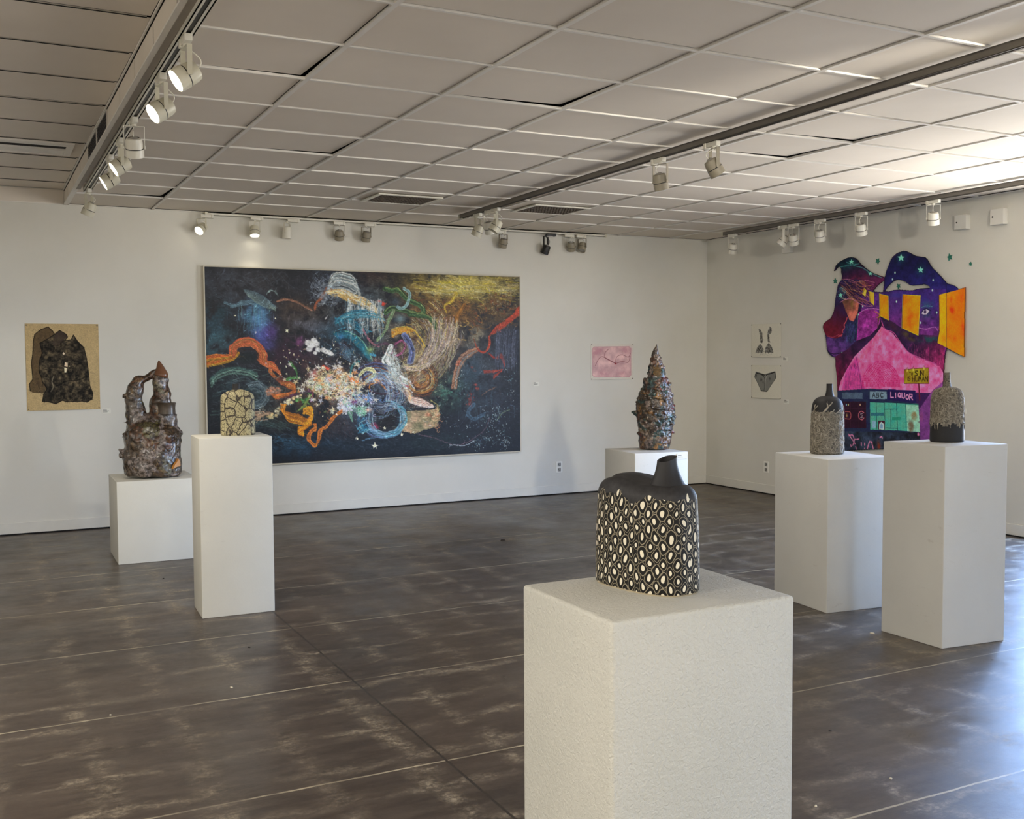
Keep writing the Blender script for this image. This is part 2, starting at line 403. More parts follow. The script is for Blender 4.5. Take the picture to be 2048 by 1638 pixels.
track('lighting_track', 'long lighting track across the middle of the ceiling', (CT(-1.0), -1.0), (CT(9.12), 9.12), 0.040, 0.038, H-0.012, M_RAIL_SHADE)
track('lighting_track', 'lighting track near the right wall, above the colourful cut-out', (RT(1.5), 1.5), (RT(9.22), 9.22), 0.040, 0.038, H-0.012, M_RAIL_SHADE)
track('lighting_track', 'white lighting track along the top of the painting wall', (1.93, D-0.035), (6.30, D-0.035), 0.040, 0.028, H)

me_, ntl, bl = newmat('lit_lamp')
bl.inputs['Base Color'].default_value = (1, 1, 1, 1); bl.inputs['Emission Color'].default_value = (1, 0.93, 0.80, 1); bl.inputs['Emission Strength'].default_value = 8
M_LIT = me_
M_LENS = plain('unlit_lamp_glass', rgb(150, 148, 140), 0.15)
M_BULB = plain('grey_bulb_back', rgb(150, 146, 138), 0.4)

def fixture(name, label, loc, aim, body, lit, tdir=(0, 1), scale=1.0, watts=0, spot=1.0, blend=0.7, size=0.03, style='round', offs=0.0, drop=0.155, shift=0.03, wcol=(1, 0.93, 0.81)):
    """track head: adapter on the rail, yoke with two arms, drum can with a lens"""
    t = thing(name, label, 'spotlight', loc, (0, 0, 0))
    s = scale
    a = math.atan2(tdir[1], tdir[0]); R = Matrix.Rotation(a, 3, 'Z')
    m = MB()
    m.box(-0.062*s+offs, 0.062*s+offs, -0.016*s, 0.016*s, -0.030*s, 0.0, 0.003, 2).box(0.04*s+offs, 0.066*s+offs, -0.020*s, 0.020*s, -0.034*s, 0.001, 0.003, 2)
    m.lathe([(0.013*s, -0.042*s), (0.013*s, -0.026*s)], 16)
    for v in m.bm.verts: v.co = R @ v.co
    m.build('adapter', body if body is M_BLACK else M_WHITE, t, smooth='auto')
    d = Vector(aim).normalized()
    hz = Vector((d.x, d.y, 0))
    hz = hz.normalized() if hz.length > 0.05 else Vector((1, 0, 0))
    side = Vector((0, 0, 1)).cross(hz).normalized()
    c = Vector((0, 0, -drop*s))
    r = 0.048*s
    m = MB()
    top = Vector((0, 0, -0.042*s))
    w_ = r+0.006*s
    def plate(p, q2, wd, th, nrm):
        ax = (q2-p).normalized(); nrm = (nrm-ax*nrm.dot(ax)).normalized(); sd = ax.cross(nrm)
        a_ = [p+nrm*(th*u)+sd*(wd*v) for u, v in ((-1, -1), (1, -1), (1, 1), (-1, 1))]; m.rings([a_, [x+(q2-p) for x in a_]])
    for sg in (-1, 1):
        e = c+side*(w_*sg)-Vector((0, 0, 0.008*s)); k = top+side*(w_*sg)
        plate(k, e, 0.0105*s, 0.0014*s, side)
        m.lathe([(0.0105*s, -0.004*s), (0.0105*s, 0.004*s)], 14, axis=side, org=c+side*(w_*sg))
    plate(top-side*w_, top+side*w_, 0.0105*s, 0.0014*s, Vector((0, 0, 1)))
    m.build('yoke', body, t, smooth='auto')
    q = d
    if style == 'round':
        prof = [(0.030, -0.052), (0.040, -0.048), (0.045, -0.030), (0.047, 0.004), (0.0445, 0.0045), (0.0445, 0.008), (0.049, 0.0085), (0.049, 0.052), (0.046, 0.053), (0.045, 0.040)]
    else:
        prof = [(0.020, -0.062), (0.036, -0.056), (0.044, -0.040), (0.046, 0.0), (0.048, 0.060), (0.046, 0.064), (0.044, 0.050)]
    m = MB(); m.lathe([(x*s, z*s) for x, z in prof], 32, axis=q, org=c, cap0=False, cap1=False)
    m.build('lamp_can', body, t, smooth='auto')
    if style == 'round': MB().lathe([(0.0474*s, 0.0035*s), (0.0474*s, 0.0085*s)], 32, axis=q, org=c, cap0=False, cap1=False).build('groove', M_BLACK, t, smooth='auto')
    MB().lathe([(0.001, -0.062*s), (0.014*s, -0.060*s), (0.026*s, -0.050*s), (0.0305*s, -0.040*s), (0.030*s, -0.03*s)], 20, axis=q, org=c).build('bulb_back', M_BULB, t, smooth='auto')
    MB().lathe([(0.0445*s, 0.040*s), (0.030*s, 0.045*s), (0.001, 0.047*s)], 28, axis=q, org=c, cap0=True).build('lens', M_LIT if lit else M_LENS, t, smooth='auto')
    m = MB(); bk = c-q*0.045*s; pts = []
    for k in range(9):
        f = k/8; p = top.lerp(bk, f)-hz*math.sin(math.pi*f)*0.040*s-side*0.0; pts.append(p)
    m.tube(pts, 0.0028*s, 6); m.build('cable', M_WHITE if body is not M_BLACK else M_BLACK, t, smooth=True)
    if watts:
        p = Vector(loc)+c+q*(0.058*s)
        add_light('spot_beam', 'SPOT', p, watts, wcol, aim=d, spot_size=spot, spot_blend=blend, shadow_soft_size=size)
    return t
zL, zC, zB = H-0.030, H-0.050, H-0.028
def aimat(p, tgt): return Vector(tgt)-Vector(p)
FX = []
LTF = 'spotlights on the left track'; 
def lf(y, aim, lit, lab, **kw): fixture('track_spotlight', lab, (LT(y), y, zL), aim, kw.pop('body', M_CREAM), lit, (0, 1), **kw)
lf(4.50, (-0.85, -0.06, -0.56), True, 'lit white spotlight highest up the left track, largest in view', watts=30, spot=1.5)
lf(5.16, (-0.82, -0.18, -0.55), True, 'lit white spotlight second down the left track, lens glowing towards lower left', watts=30, spot=1.5)
lf(6.15, (0.10, 0.42, -0.90), False, 'white spotlight on the left track seen from behind, bulb back showing', body=M_WHITE, watts=50, spot=1.1)
lf(6.76, (-0.85, -0.02, -0.55), True, 'lit white spotlight just below the one seen from behind on the left track', watts=20, spot=1.5)
lf(7.34, (-0.86, 0.03, -0.50), True, 'lit spotlight on left track with only a thin sliver of lens showing', watts=20, spot=1.5)
lf(8.86, (-0.35, 0.20, -0.90), True, 'spotlight at the far end of the left track, faint glow beneath', watts=10, spot=1.5)
BT = ((402, (-0.62, -0.52, -0.58), True, 'small lit spotlight above the upper left corner of the large painting', 0),
      (508, (-0.05, -0.30, -0.95), True, 'small lit spotlight with a yellow glow, second from left on painting wall track', 0),
      (573, (-0.05, 0.05, -1.0), False, 'smooth bullet shaped spotlight with a black rim, third on the painting wall track', 1),
      (677, (0.12, 0.40, -0.90), False, 'unlit white spotlight with dark back, above the pale figure of the painting', 0),
      (731, (-0.05, 0.42, -0.90), False, 'unlit beige spotlight just right of the one with dark back', 0),
      (1005, (-0.05, 0.42, -0.90), False, 'unlit white spotlight above the right end of the large painting', 0),
      (1090, (-0.25, 0.35, -0.90), False, 'black spotlight with a long yoke on the painting wall track', 2),
      (1141, (0.22, 0.42, -0.85), False, 'white spotlight just right of the black one on the painting wall track', 0),
      (1163, (-0.35, -0.20, -0.85), False, 'last white spotlight at the right end of the painting wall track', 0))
for u, aim, lit, lab, st in BT:
    x = on_back(u, 430, D-0.06)[0]
    kw = dict(watts=3 if lit else 0, spot=1.6)
    fixture('track_spotlight', lab, (x, D-0.075, zB), aim, M_BLACK if st == 2 else (M_WHITE if st != 0 else (M_CREAM if lit else M_TAUPE_SHADE)), lit, (1, 0), scale=0.92,
            style='bullet' if st == 1 else 'round', offs=(0.05, 0.02, 0.06, 0, 0.04, -0.03, 0.06, -0.03, -0.02)[[402, 508, 573, 677, 731, 1005, 1090, 1141, 1163].index(u)], drop=0.19 if st == 2 else 0.14, **kw)
def cf(y, aim, lit, lab, **kw): fixture('track_spotlight', lab, (CT(y), y, zC), aim, kw.pop('body', M_CREAM), lit, (0, 1), **kw)
cf(8.72, (-0.28, 0.30, -0.90), False, 'leftmost of three clustered spotlights at the far end of the middle track', watts=25, spot=1.3)
cf(8.47, (0.35, 0.25, -0.90), False, 'bright white centre spotlight of the cluster of three on the middle track', body=M_WHITE)
cf(8.33, (-0.50, 0.15, -0.85), False, 'rightmost of three clustered spotlights on the middle track, tilted left')
cf(5.76, (0.30, 0.10, -0.92), False, 'beige spotlight on the middle track, the left one of the pair over the room', offs=0.02, body=M_TAUPE_SHADE)
cf(5.18, (0.52, -0.12, -0.80), True, 'beige spotlight on the middle track with a lit lens edge, right one of the pair', offs=0.02, body=M_TAUPE_SHADE, watts=20, spot=1.2)
def rf(y, aim, lab, **kw): fixture('track_spotlight', lab, (RT(y), y, zC), aim, M_WHITE, False, (0, 1), **kw)
rf(9.05, (0.10, 0.30, -0.93), 'white spotlight at the far left end of the right track, near the room corner')
rf(8.23, (-0.45, 0.40, -0.80), 'white spotlight tilted left, second on the right track')
rf(8.08, (0.42, 0.25, -0.88), 'white spotlight tilted right, third on the right track beside the left-tilted one')
rf(7.70, (0.35, 0.20, -0.88), 'white spotlight fourth along the right track, above the cut-out\'s left edge')
rf(7.16, (0.40, 0.20, -0.88), 'white spotlight fifth along the right track, above the cut-out\'s green stars')
rf(6.33, (0.28, 0.20, -0.92), 'white spotlight nearest the camera on the right track, apart from the others')
# wall washing heads further along the tracks, in front of the frame
for p, tg, wt, sp in (((CT(2.2), 2.2, zC), (3.6, D, 1.5), 150, 0.95), ((CT(2.7), 2.7, zC), (6.5, D, 1.2), 60, 0.6),
                      ((CT(1.6), 1.6, zC), (RX, 7.7, 1.65), 170, 0.62), ((LT(2.0), 2.0, zL), (1.4, 9.0, 0.9), 60, 0.9),
                      ((LT(2.8), 2.8, zL), (7.0, 9.3, 1.2), 100, 0.6)):
    fixture('track_spotlight', 'track spotlight out of shot above the camera, aimed at %s' % {0: 'the large painting', 1: 'the pink print', 2: 'the cut-out', 3: 'the left pedestals', 4: 'the room corner'}[len(FX)], p, aimat(p, tg), M_WHITE, True, (0, 1), watts=wt, spot=sp, size=0.09)
    FX.append(1)

# ------------------------------------------------------------------ pedestals
def ped_mat(name, c1, c2, bscale, bstr, scuff=0.4, dist=0.003):
    m, nt, b = newmat(name); v = coords(nt)
    base = ramp(nt, noise(nt, v, 2.0, 5, 0.6), [(0.3, c1), (0.7, c2)])
    sc = ramp(nt, noise(nt, coords(nt, (1, 1, 3)), 7, 9, 0.8), [(0.62, (0, 0, 0, 1)), (0.71, (1, 1, 1, 1))])
    base = mix(nt, math_(nt, 'MULTIPLY', sc, scuff), base, rgb(150, 142, 130))
    nt.links.new(base, b.inputs['Base Color']); b.inputs['Roughness'].default_value = 0.55
    h = noise(nt, v, bscale, 5, 0.6)
    if bstr > 0.5:
        h = math_(nt, 'ADD', math_(nt, 'MULTIPLY', ramp(nt, noise(nt, v, bscale, 3, 0.5, 0.6), [(0.35, (0, 0, 0, 1)), (0.68, (1, 1, 1, 1))]), 0.7), math_(nt, 'MULTIPLY', noise(nt, v, bscale*2.7, 3), 0.5))
    bump(nt, b, h, bstr, dist)
    return m
M_PED = ped_mat('pedestal_paint', rgb(208, 207, 201), rgb(216, 215, 209), 90, 0.15)
M_PEDC = ped_mat('cream_pedestal_paint', rgb(202, 199, 188), rgb(210, 207, 196), 90, 0.15, 0.25)
M_STUC = ped_mat('stucco_pedestal_paint', rgb(184, 183, 174), rgb(195, 193, 184), 120, 0.75, 0.2, 0.002)
def pedestal(label, pts, h, m, bev=0.004):
    """pts: footprint corners, counterclockwise"""
    cx = sum(p[0] for p in pts)/4; cy = sum(p[1] for p in pts)/4
    mb = MB().poly([(p[0]-cx, p[1]-cy) for p in pts], 0.0, h)
    bmesh.ops.bevel(mb.bm, geom=mb.bm.edges[:], offset=bev, segments=3, affect='EDGES', profile=0.5)
    o = mb.build('pedestal', m, smooth='auto'); o.location = (cx, cy, 0)
    tag(o, label, 'pedestal'); return o
pedestal('near white pedestal with rough stucco faces, under the black and white patterned vessel', [(1.084, 1.704), (1.553, 1.709), (1.565, 2.085), (1.088, 2.085)], 1.025, M_STUC, 0.009)
pedestal('tall narrow cream pedestal in front of the large painting', [(1.145, 6.271), (1.573, 6.261), (1.585, 6.60), (1.160, 6.61)], 1.066, M_PEDC)
pedestal('low wide cream pedestal on the left, under the arched brown sculpture', [(0.900, 8.215), (1.484, 8.205), (1.490, 8.79), (0.907, 8.798)], 0.620, M_PEDC)
pedestal('white pedestal behind the near one, under the tall spired sculpture', [(4.693, 7.025), (5.163, 6.953), (5.19, 7.45), (4.725, 7.528)], 0.75, M_PED)
pedestal('white pedestal under the strand-covered bottle with a black shoulder', [(4.462, 4.641), (4.935, 4.590), (4.985, 5.11), (4.513, 5.160)], 0.918, M_PED)
pedestal('rightmost white pedestal, under the bottle with a black base', [(4.450, 3.793), (4.874, 3.751), (4.868, 4.16), (4.444, 4.202)], 1.060, M_PED)

# ------------------------------------------------------------------ ceramics
def sgn(v): return -1 if v < 0 else 1
def super_ring(a, b_, n, e=2.0, cx=0, cy=0, rot=0):
    out = []
    for k in range(n):
        t = 2*math.pi*k/n; c, s = math.cos(t), math.sin(t)
        x = a*sgn(c)*abs(c)**(2/e); y = b_*sgn(s)*abs(s)**(2/e)
        out.append((cx+x*math.cos(rot)-y*math.sin(rot), cy+x*math.sin(rot)+y*math.cos(rot)))
    return out

def uv_from(me, fn):
    uv = me.uv_layers.new(name='UVMap')
    for p in me.polygons:
        us = []
        for li in p.loop_indices: us.append(list(fn(me.vertices[me.loops[li].vertex_index].index)))
        mxu = max(u[0] for u in us); mnu = min(u[0] for u in us)
        if mxu-mnu > 0.5*UVW[0]:
            for u in us:
                if u[0] < 0.5*UVW[0]: u[0] += UVW[0]
        for li, u in zip(p.loop_indices, us): uv.data[li].uv = u
UVW = [1.0]

def near_vessel():
    n = 96; LA, LB = 0.130, 0.074           # half length (local x), half width
    HB = 0.232
    t = thing('patterned_vessel', 'black slab vessel with white oval dots and a leaning neck on the near stucco pedestal', 'vase', (1.328, 1.942, 1.025), (0, 0, math.radians(-77)))
    def top_off(x):     # dome height over long axis: low at the near end, hump at the far end
        u = x/LA
        return 0.004+0.018*math.exp(-((u+0.42)/0.45)**2)
    rings = []; vs = []
    prof = [(0.955, 0.0), (0.99, 0.003), (1.0, 0.010)]
    for k in range(1, 15):
        f = k/14; prof.append((1.0-0.045*f+0.012*math.sin(math.pi*f), 0.010+(HB-0.042)*f))
    dome = []
    for k in range(1, 11):
        a = k/10*math.pi/2; dome.append((math.cos(a)*0.955*1.0, HB-0.032+0.032*math.sin(a), math.sin(a)))
    base = super_ring(LA, LB, n, 2.7)
    for s_, z in prof: rings.append([(x*s_, y*(s_), z) for x, y in base]); vs.append(z)
    for s_, z, f in dome:
        ss = 0.30*0+ (1-(1-s_/0.955)**1.0)*0.955
        # shoulder rounds over by 32 mm, the rest closes as a crowned top
        inx = 0.955*(1-0.25*(1-math.cos(f*math.pi/2)))
        rings.append([(x*(0.955-0.20*(1-math.sqrt(max(0, 1-f*f)))), y*(0.955-0.42*(1-math.sqrt(max(0, 1-f*f)))), z+f*top_off(x)*0.7) for x, y in base]); vs.append(z)
    last = rings[-1]
    for k in range(1, 7):
        f = k/6
        rings.append([(x*(1-f*0.995), y*(1-f*0.995), z+(0.3*top_off(x)+0.004)*math.sin(f*math.pi/2)+f*(0.0)) for x, y, z in last]); vs.append(HB+0.001*k)
    # make closing rings follow the hump
    for k in range(len(rings)-6, len(rings)):
        rings[k] = [(x, y, HB+top_off(x)*(0.75+0.25*(k-len(rings)+7)/6)+0.002*(k-len(rings)+7)/6) for x, y, z in rings[k]]
    mb = MB(); mb.rings(rings, True, True)
    # angle param
    per = [0.0]
    for k in range(1, n+1):
        a = base[k-1]; b_ = base[k % n]; per.append(per[-1]+math.hypot(a[0]-b_[0], a[1]-b_[1]))
    UVW[0] = per[-1]
    o = mb.build('body', M_NEAR, t, smooth=True)
    uv_from(o.data, lambda i: (per[i % n], vs[i//n]))
    # foot rim of bare clay
    MB().rings([[(x*0.935, y*0.92, 0.0) for x, y in base], [(x*0.975, y*0.975, 0.0) for x, y in base], [(x*0.992, y*0.992, 0.0035) for x, y in base], [(x*0.96, y*0.96, 0.005) for x, y in base]]).build('foot', plain('bare_clay', rgb(176, 164, 138), 0.7), t, smooth='auto')
    # neck, flattened and leaning
    rr = []
    for k in range(0, 15):
        f = k/14
        z = HB-0.014+0.072*f
        a = 0.0175+0.030*(1-f)**2.0+0.001*f; b_ = 0.0225+0.024*(1-f)**1.6
        cx = 0.062-0.004*f; cy = 0.0+0.003*f
        rr.append([(x, y, z+(0.006*(y/b_) if f > 0.95 else 0)) for x, y in super_ring(a, b_, 36, 2.4, cx, cy)])
    z = rr[-1][0][2]
    inner = [[(p[0]*0.8+0.2*0.058, p[1]*0.8, p[2]-0.001) for p in rr[-1]], [(p[0]*0.75+0.25*0.058, p[1]*0.75, p[2]-0.03) for p in rr[-1]]]
    MB().rings(rr+inner, True, True).build('neck', M_BCLAY, t, smooth='auto')
    return t

M_BCLAY = plain('matt_black_clay', rgb(38, 37, 38), 0.55, var=0.12, vscale=30, bmp=0.15, bscale=120)
def near_mat():
    m, nt, b = newmat('dotted_slip')
    uvn = N(nt, 'ShaderNodeUVMap'); uvn.uv_map = 'UVMap'
    nzz = N(nt, 'ShaderNodeTexNoise'); nzz.inputs['Scale'].default_value = 26; nzz.inputs['Detail'].default_value = 1; nt.links.new(uvn.outputs[0], nzz.inputs['Vector'])
    sn = N(nt, 'ShaderNodeSeparateXYZ'); nt.links.new(nzz.outputs['Color'], sn.inputs[0])
    su = N(nt, 'ShaderNodeSeparateXYZ'); nt.links.new(uvn.outputs[0], su.inputs[0])
    X = math_(nt, 'ADD', math_(nt, 'DIVIDE', su.outputs[0], 0.0325), math_(nt, 'MULTIPLY', math_(nt, 'SUBTRACT', sn.outputs[0], 0.5), 0.55))
    Y = math_(nt, 'ADD', math_(nt, 'DIVIDE', su.outputs[1], 0.0355), math_(nt, 'MULTIPLY', math_(nt, 'SUBTRACT', sn.outputs[1], 0.5), 0.55))
    dots_, rings_ = [], []
    for o_ in (0.0, 0.5):
        xa = math_(nt, 'ADD', X, o_); ya = math_(nt, 'ADD', Y, o_)
        cb = N(nt, 'ShaderNodeCombineXYZ'); nt.links.new(math_(nt, 'FLOOR', xa), cb.inputs[0]); nt.links.new(math_(nt, 'FLOOR', ya), cb.inputs[1]); cb.inputs[2].default_value = o_*7
        wn_ = N(nt, 'ShaderNodeTexWhiteNoise'); nt.links.new(cb.outputs[0], wn_.inputs[0])
        k_ = math_(nt, 'ADD', 0.92, math_(nt, 'MULTIPLY', wn_.outputs['Value'], 0.45))     # cells differ in size
        fx = math_(nt, 'MULTIPLY', math_(nt, 'ABSOLUTE', math_(nt, 'SUBTRACT', math_(nt, 'FRACT', xa), 0.5)), k_)
        fy = math_(nt, 'MULTIPLY', math_(nt, 'ABSOLUTE', math_(nt, 'SUBTRACT', math_(nt, 'FRACT', ya), 0.5)), k_)
        dd = math_(nt, 'ADD', math_(nt, 'POWER', math_(nt, 'DIVIDE', fx, 0.138), 2.0), math_(nt, 'POWER', math_(nt, 'DIVIDE', fy, 0.215), 2.0))
        dots_.append(math_(nt, 'LESS_THAN', dd, 1.0))
        ll = math_(nt, 'POWER', math_(nt, 'ADD', math_(nt, 'POWER', math_(nt, 'DIVIDE', fx, 0.40), 1.45), math_(nt, 'POWER', math_(nt, 'DIVIDE', fy, 0.50), 1.45)), 1/1.45)
        rings_.append(math_(nt, 'MULTIPLY', math_(nt, 'GREATER_THAN', ll, 0.885), math_(nt, 'LESS_THAN', ll, 1.0)))
    dot = math_(nt, 'MAXIMUM', *dots_); l1 = math_(nt, 'MAXIMUM', *rings_)
    sv = N(nt, 'ShaderNodeSeparateXYZ'); nt.links.new(uvn.outputs[0], sv.inputs[0])
    top = math_(nt, 'LESS_THAN', math_(nt, 'ADD', sv.outputs[1], math_(nt, 'MULTIPLY', math_(nt, 'SUBTRACT', sn.outputs[2], 0.5), 0.05)), 0.208)
    g = math_(nt, 'MULTIPLY', noise(nt, coords(nt), 90, 3), 1.0)
    blk = ramp(nt, g, [(0.3, rgb(12, 11, 10)), (0.7, rgb(26, 24, 22))])
    slate = ramp(nt, g, [(0.3, rgb(40, 39, 40)), (0.7, rgb(52, 51, 52))])
    base = mix(nt, top, slate, blk)
    base = mix(nt, math_(nt, 'MULTIPLY', math_(nt, 'MULTIPLY', l1, top), 0.9), base, rgb(150, 140, 118))
    base = mix(nt, math_(nt, 'MULTIPLY', dot, top), base, rgb(222, 214, 192))
    nt.links.new(base, b.inputs['Base Color']); b.inputs['Roughness'].default_value = 0.55; b.inputs['Specular IOR Level'].default_value = 0.25
    bump(nt, b, math_(nt, 'ADD', math_(nt, 'MULTIPLY', l1, 0.6), math_(nt, 'MULTIPLY', dot, -0.3)), 0.3, 0.001)
    return m
M_NEAR = near_mat()
near_vessel()

# ---- rounded bottles
def bottle_mesh(mb, prof, n=56, e=2.25, flat=0.8, cx=lambda z: 0.0):
    rr = []
    for r, z in prof:
        rr.append([(x, y, z) for x, y in super_ring(r, r*flat, n, e, cx(z), 0)])
    mb.rings(rr, True, True)
def smooth_prof(pts, sub=5):
    out = []
    P = [pts[0]]+list(pts)+[pts[-1]]
    for i in range(1, len(P)-2):
        for k in range(sub):
            t_ = k/sub; p0, p1, p2, p3 = P[i-1], P[i], P[i+1], P[i+2]
            out.append(tuple(0.5*((2*p1[j])+(-p0[j]+p2[j])*t_+(2*p0[j]-5*p1[j]+4*p2[j]-p3[j])*t_*t_+(-p0[j]+3*p1[j]-3*p2[j]+p3[j])*t_**3) for j in range(len(p1))))
    out.append(tuple(pts[-1])); return out

def strand_mat():
    m, nt, b = newmat('pale_slip_strands'); v = coords(nt)
    nt.links.new(ramp(nt, noise(nt, v, 60, 4), [(0.3, rgb(112, 104, 90)), (0.55, rgb(160, 151, 134)), (0.75, rgb(196, 188, 172))]), b.inputs['Base Color'])
    b.inputs['Roughness'].default_value = 0.55
    return m
M_STR = strand_mat()
def bed_mat():
    m, nt, b = newmat('scribbled_clay_bed'); v = coords(nt)
    n1 = noise(nt, v, 55, 5, 0.65, 2.5)
    c = ramp(nt, n1, [(0.36, rgb(52, 48, 44)), (0.47, rgb(104, 97, 84)), (0.56, rgb(140, 132, 116)), (0.66, rgb(92, 86, 76))])
    nt.links.new(c, b.inputs['Base Color']); b.inputs['Roughness'].default_value = 0.6
    bump(nt, b, n1, 0.8, 0.004)
    return m
M_BED = bed_mat()

def strand_bottle(label, loc, rotz, W, HBODY, HT, flat, neckx, neckr, zband, inverse, seed):
    """rounded bottle partly covered with raised clay strands"""
    rnd = random.Random(seed)
    t = thing('strand_bottle', label, 'vase', loc, (0, 0, rotz))
    hw = W/2
    prof = [(hw*0.94, 0), (hw*0.995, 0.006), (hw, 0.02), (hw*0.985, HBODY*0.35), (hw*0.955, HBODY*0.66), (hw*0.93, HBODY*0.80), (hw*0.83, HBODY*0.905), (hw*0.62, HBODY*0.965), (hw*0.35, HBODY*0.992), (hw*0.06, HBODY)]
    P = smooth_prof(prof, 5)
    mb = MB(); bottle_mesh(mb, P, flat=flat)
    o = mb.build('body', [M_BCLAY, M_BED], t, smooth=True)
    for p in o.data.polygons:
        z = p.center.z; a = math.atan2(p.center.y, p.center.x)
        lim = zband+0.006*math.sin(a*7+1)+0.005*math.sin(a*13)
        if (z > lim) if inverse else (z < lim): p.material_index = 1
    mb = MB(); rr = []
    for k in range(9):
        f = k/8; z = HBODY-0.012+(HT-HBODY+0.012)*f; r = neckr*(1.25-0.25*min(1, f*1.6))+(0.010*(1-f)**5)
        rr.append([(neckx+r*math.cos(q*math.pi/12), r*math.sin(q*math.pi/12), z) for q in range(24)])
    rr.append([(neckx+(p[0]-neckx)*0.7, p[1]*0.7, p[2]) for p in rr[-1]]); rr.append([(p[0], p[1], p[2]-0.02) for p in rr[-1]])
    mb.rings(rr, True, True); mb.build('neck', M_BED if inverse else M_BCLAY, t, smooth='auto')
    zs = [p[1] for p in P]; rs = [p[0] for p in P]
    def surf(a, z, lift):
        r = float(np.interp(z, zs, rs))+lift
        c, s = math.cos(a), math.sin(a)
        return Vector((r*sgn(c)*abs(c)**(2/2.25), r*flat*sgn(s)*abs(s)**(2/2.25), z))
    mb = MB()
    lo, hi = (zband, HBODY*0.985) if inverse else (0.012, zband)
    for i in range(620):
        a = rnd.uniform(0, 2*math.pi); z = rnd.uniform(lo, hi); d = rnd.uniform(0, 2*math.pi); cur = rnd.uniform(-1.3, 1.3)
        pts = []; L = rnd.uniform(0.004, 0.0075)
        for k in range(6):
            pts.append(surf(a, min(max(z, lo), hi), 0.0006)); a += math.cos(d)*L/hw; z += math.sin(d)*L*1.25; d += cur*0.6
        mb.tube(pts, [0.0009, 0.0017, 0.0020, 0.0019, 0.0015, 0.0007], 5)
    mb.build('clay_strands', M_STR, t, smooth=True)
    # branches reaching over the bare black clay
    mb = MB()
    a0 = math.radians(-100)
    if not inverse:
        for da, sc in ((-0.85, 0.85), (0.12, 1.15), (0.80, 0.55), (1.45, 0.8), (2.4, 1.0), (3.3, 0.9), (4.2, 1.1)):
            a = a0-0.15+da
            def br(l, r0, r1): mb.tube([surf(a+p_, zband-0.012+q_*sc, 0.001) for p_, q_ in l], [r0+(r1-r0)*k/(len(l)-1) for k in range(len(l))], 6)
            br([(-0.30, 0.0), (-0.16, 0.018), (-0.02, 0.030), (0.03, 0.042)], 0.0065*sc, 0.0045*sc)
            br([(0.03, 0.040), (0.0, 0.052), (-0.03, 0.060), (0.0, 0.070)], 0.0042*sc, 0.0018*sc); br([(0.03, 0.040), (0.14, 0.048), (0.24, 0.058), (0.27, 0.066)], 0.0040*sc, 0.0016*sc)
            br([(0.10, 0.0), (0.18, 0.012), (0.30, 0.016), (0.36, 0.026)], 0.0045*sc, 0.0016*sc)
    else:
        for k in range(16):
            a = k*2*math.pi/16+rnd.uniform(-0.1, 0.1); L = rnd.choice((0.010, 0.014, 0.034, 0.026))
            pts = [surf(a+rnd.uniform(-0.03, 0.03), zband+0.006-L*f, 0.0008) for f in (0, 0.35, 0.7, 1)]
            mb.tube(pts, [0.0036, 0.0030, 0.0025, 0.0014], 6)
    mb.build('branches', M_STR, t, smooth=True)
    return t
yawz = -YAW
strand_bottle('grey bottle with pale strands below and branching antler shapes on its black shoulder', (4.735, 4.935, 0.918), yawz, 0.205, 0.362, 0.438, 0.80, 0.012, 0.0195, 0.262, False, 5)
strand_bottle('grey bottle covered in pale strands above a plain black base', (4.716, 4.010, 1.060), yawz, 0.178, 0.300, 0.377, 0.80, -0.004, 0.0165, 0.098, True, 9)

# ---- patchwork bottle
def patch_mat():
    m, nt, b = newmat('stone_patches'); v = coords(nt, (1.25, 0.3, 0.95))
    dv = N(nt, 'ShaderNodeVectorMath', operation='ADD'); nz = N(nt, 'ShaderNodeTexNoise'); nz.inputs['Scale'].default_value = 22; nt.links.new(v, nz.inputs['Vector'])
    sc = N(nt, 'ShaderNodeVectorMath', operation='SCALE'); sc.inputs['Scale'].default_value = 0.022; nt.links.new(nz.outputs['Color'], sc.inputs[0])
    nt.links.new(v, dv.inputs[0]); nt.links.new(sc.outputs[0], dv.inputs[1])
    vo = N(nt, 'ShaderNodeTexVoronoi'); vo.feature = 'DISTANCE_TO_EDGE'; vo.inputs['Scale'].default_value = 15; nt.links.new(dv.outputs[0], vo.inputs['Vector'])
    v2 = N(nt, 'ShaderNodeTexVoronoi'); v2.inputs['Scale'].default_value = 170; nt.links.new(coords(nt), v2.inputs['Vector'])
    tan = ramp(nt, v2.outputs['Distance'], [(0.26, rgb(48, 41, 26)), (0.50, rgb(168, 158, 120))])
    gap = ramp(nt, vo.outputs['Distance'], [(0.0, rgb(24, 20, 16)), (0.02, rgb(60, 52, 40)), (0.035, rgb(84, 74, 56)), (0.06, rgb(150, 140, 110))])
    mask = ramp(nt, vo.outputs['Distance'], [(0.045, (0, 0, 0, 1)), (0.055, (1, 1, 1, 1))])
    nt.links.new(mix(nt, mask, gap, tan), b.inputs['Base Color']); b.inputs['Roughness'].default_value = 0.65
    bump(nt, b, mask, 0.5, 0.003)
    return m
t = thing('patchwork_bottle', 'small flat-sided bottle of tan dotted patches on the tall narrow pedestal', 'vase', (1.415, 6.46, 1.066), (0, 0, -YAW*0.6))
P = smooth_prof([(0.096, 0), (0.101, 0.004), (0.103, 0.02), (0.102, 0.10), (0.100, 0.20), (0.098, 0.232), (0.088, 0.250), (0.062, 0.266), (0.030, 0.276), (0.012, 0.279)], 5)
mb = MB(); bottle_mesh(mb, P, flat=0.62, e=3.4); mb.build('body', patch_mat(), t, smooth=True)
mb = MB(); rr = []
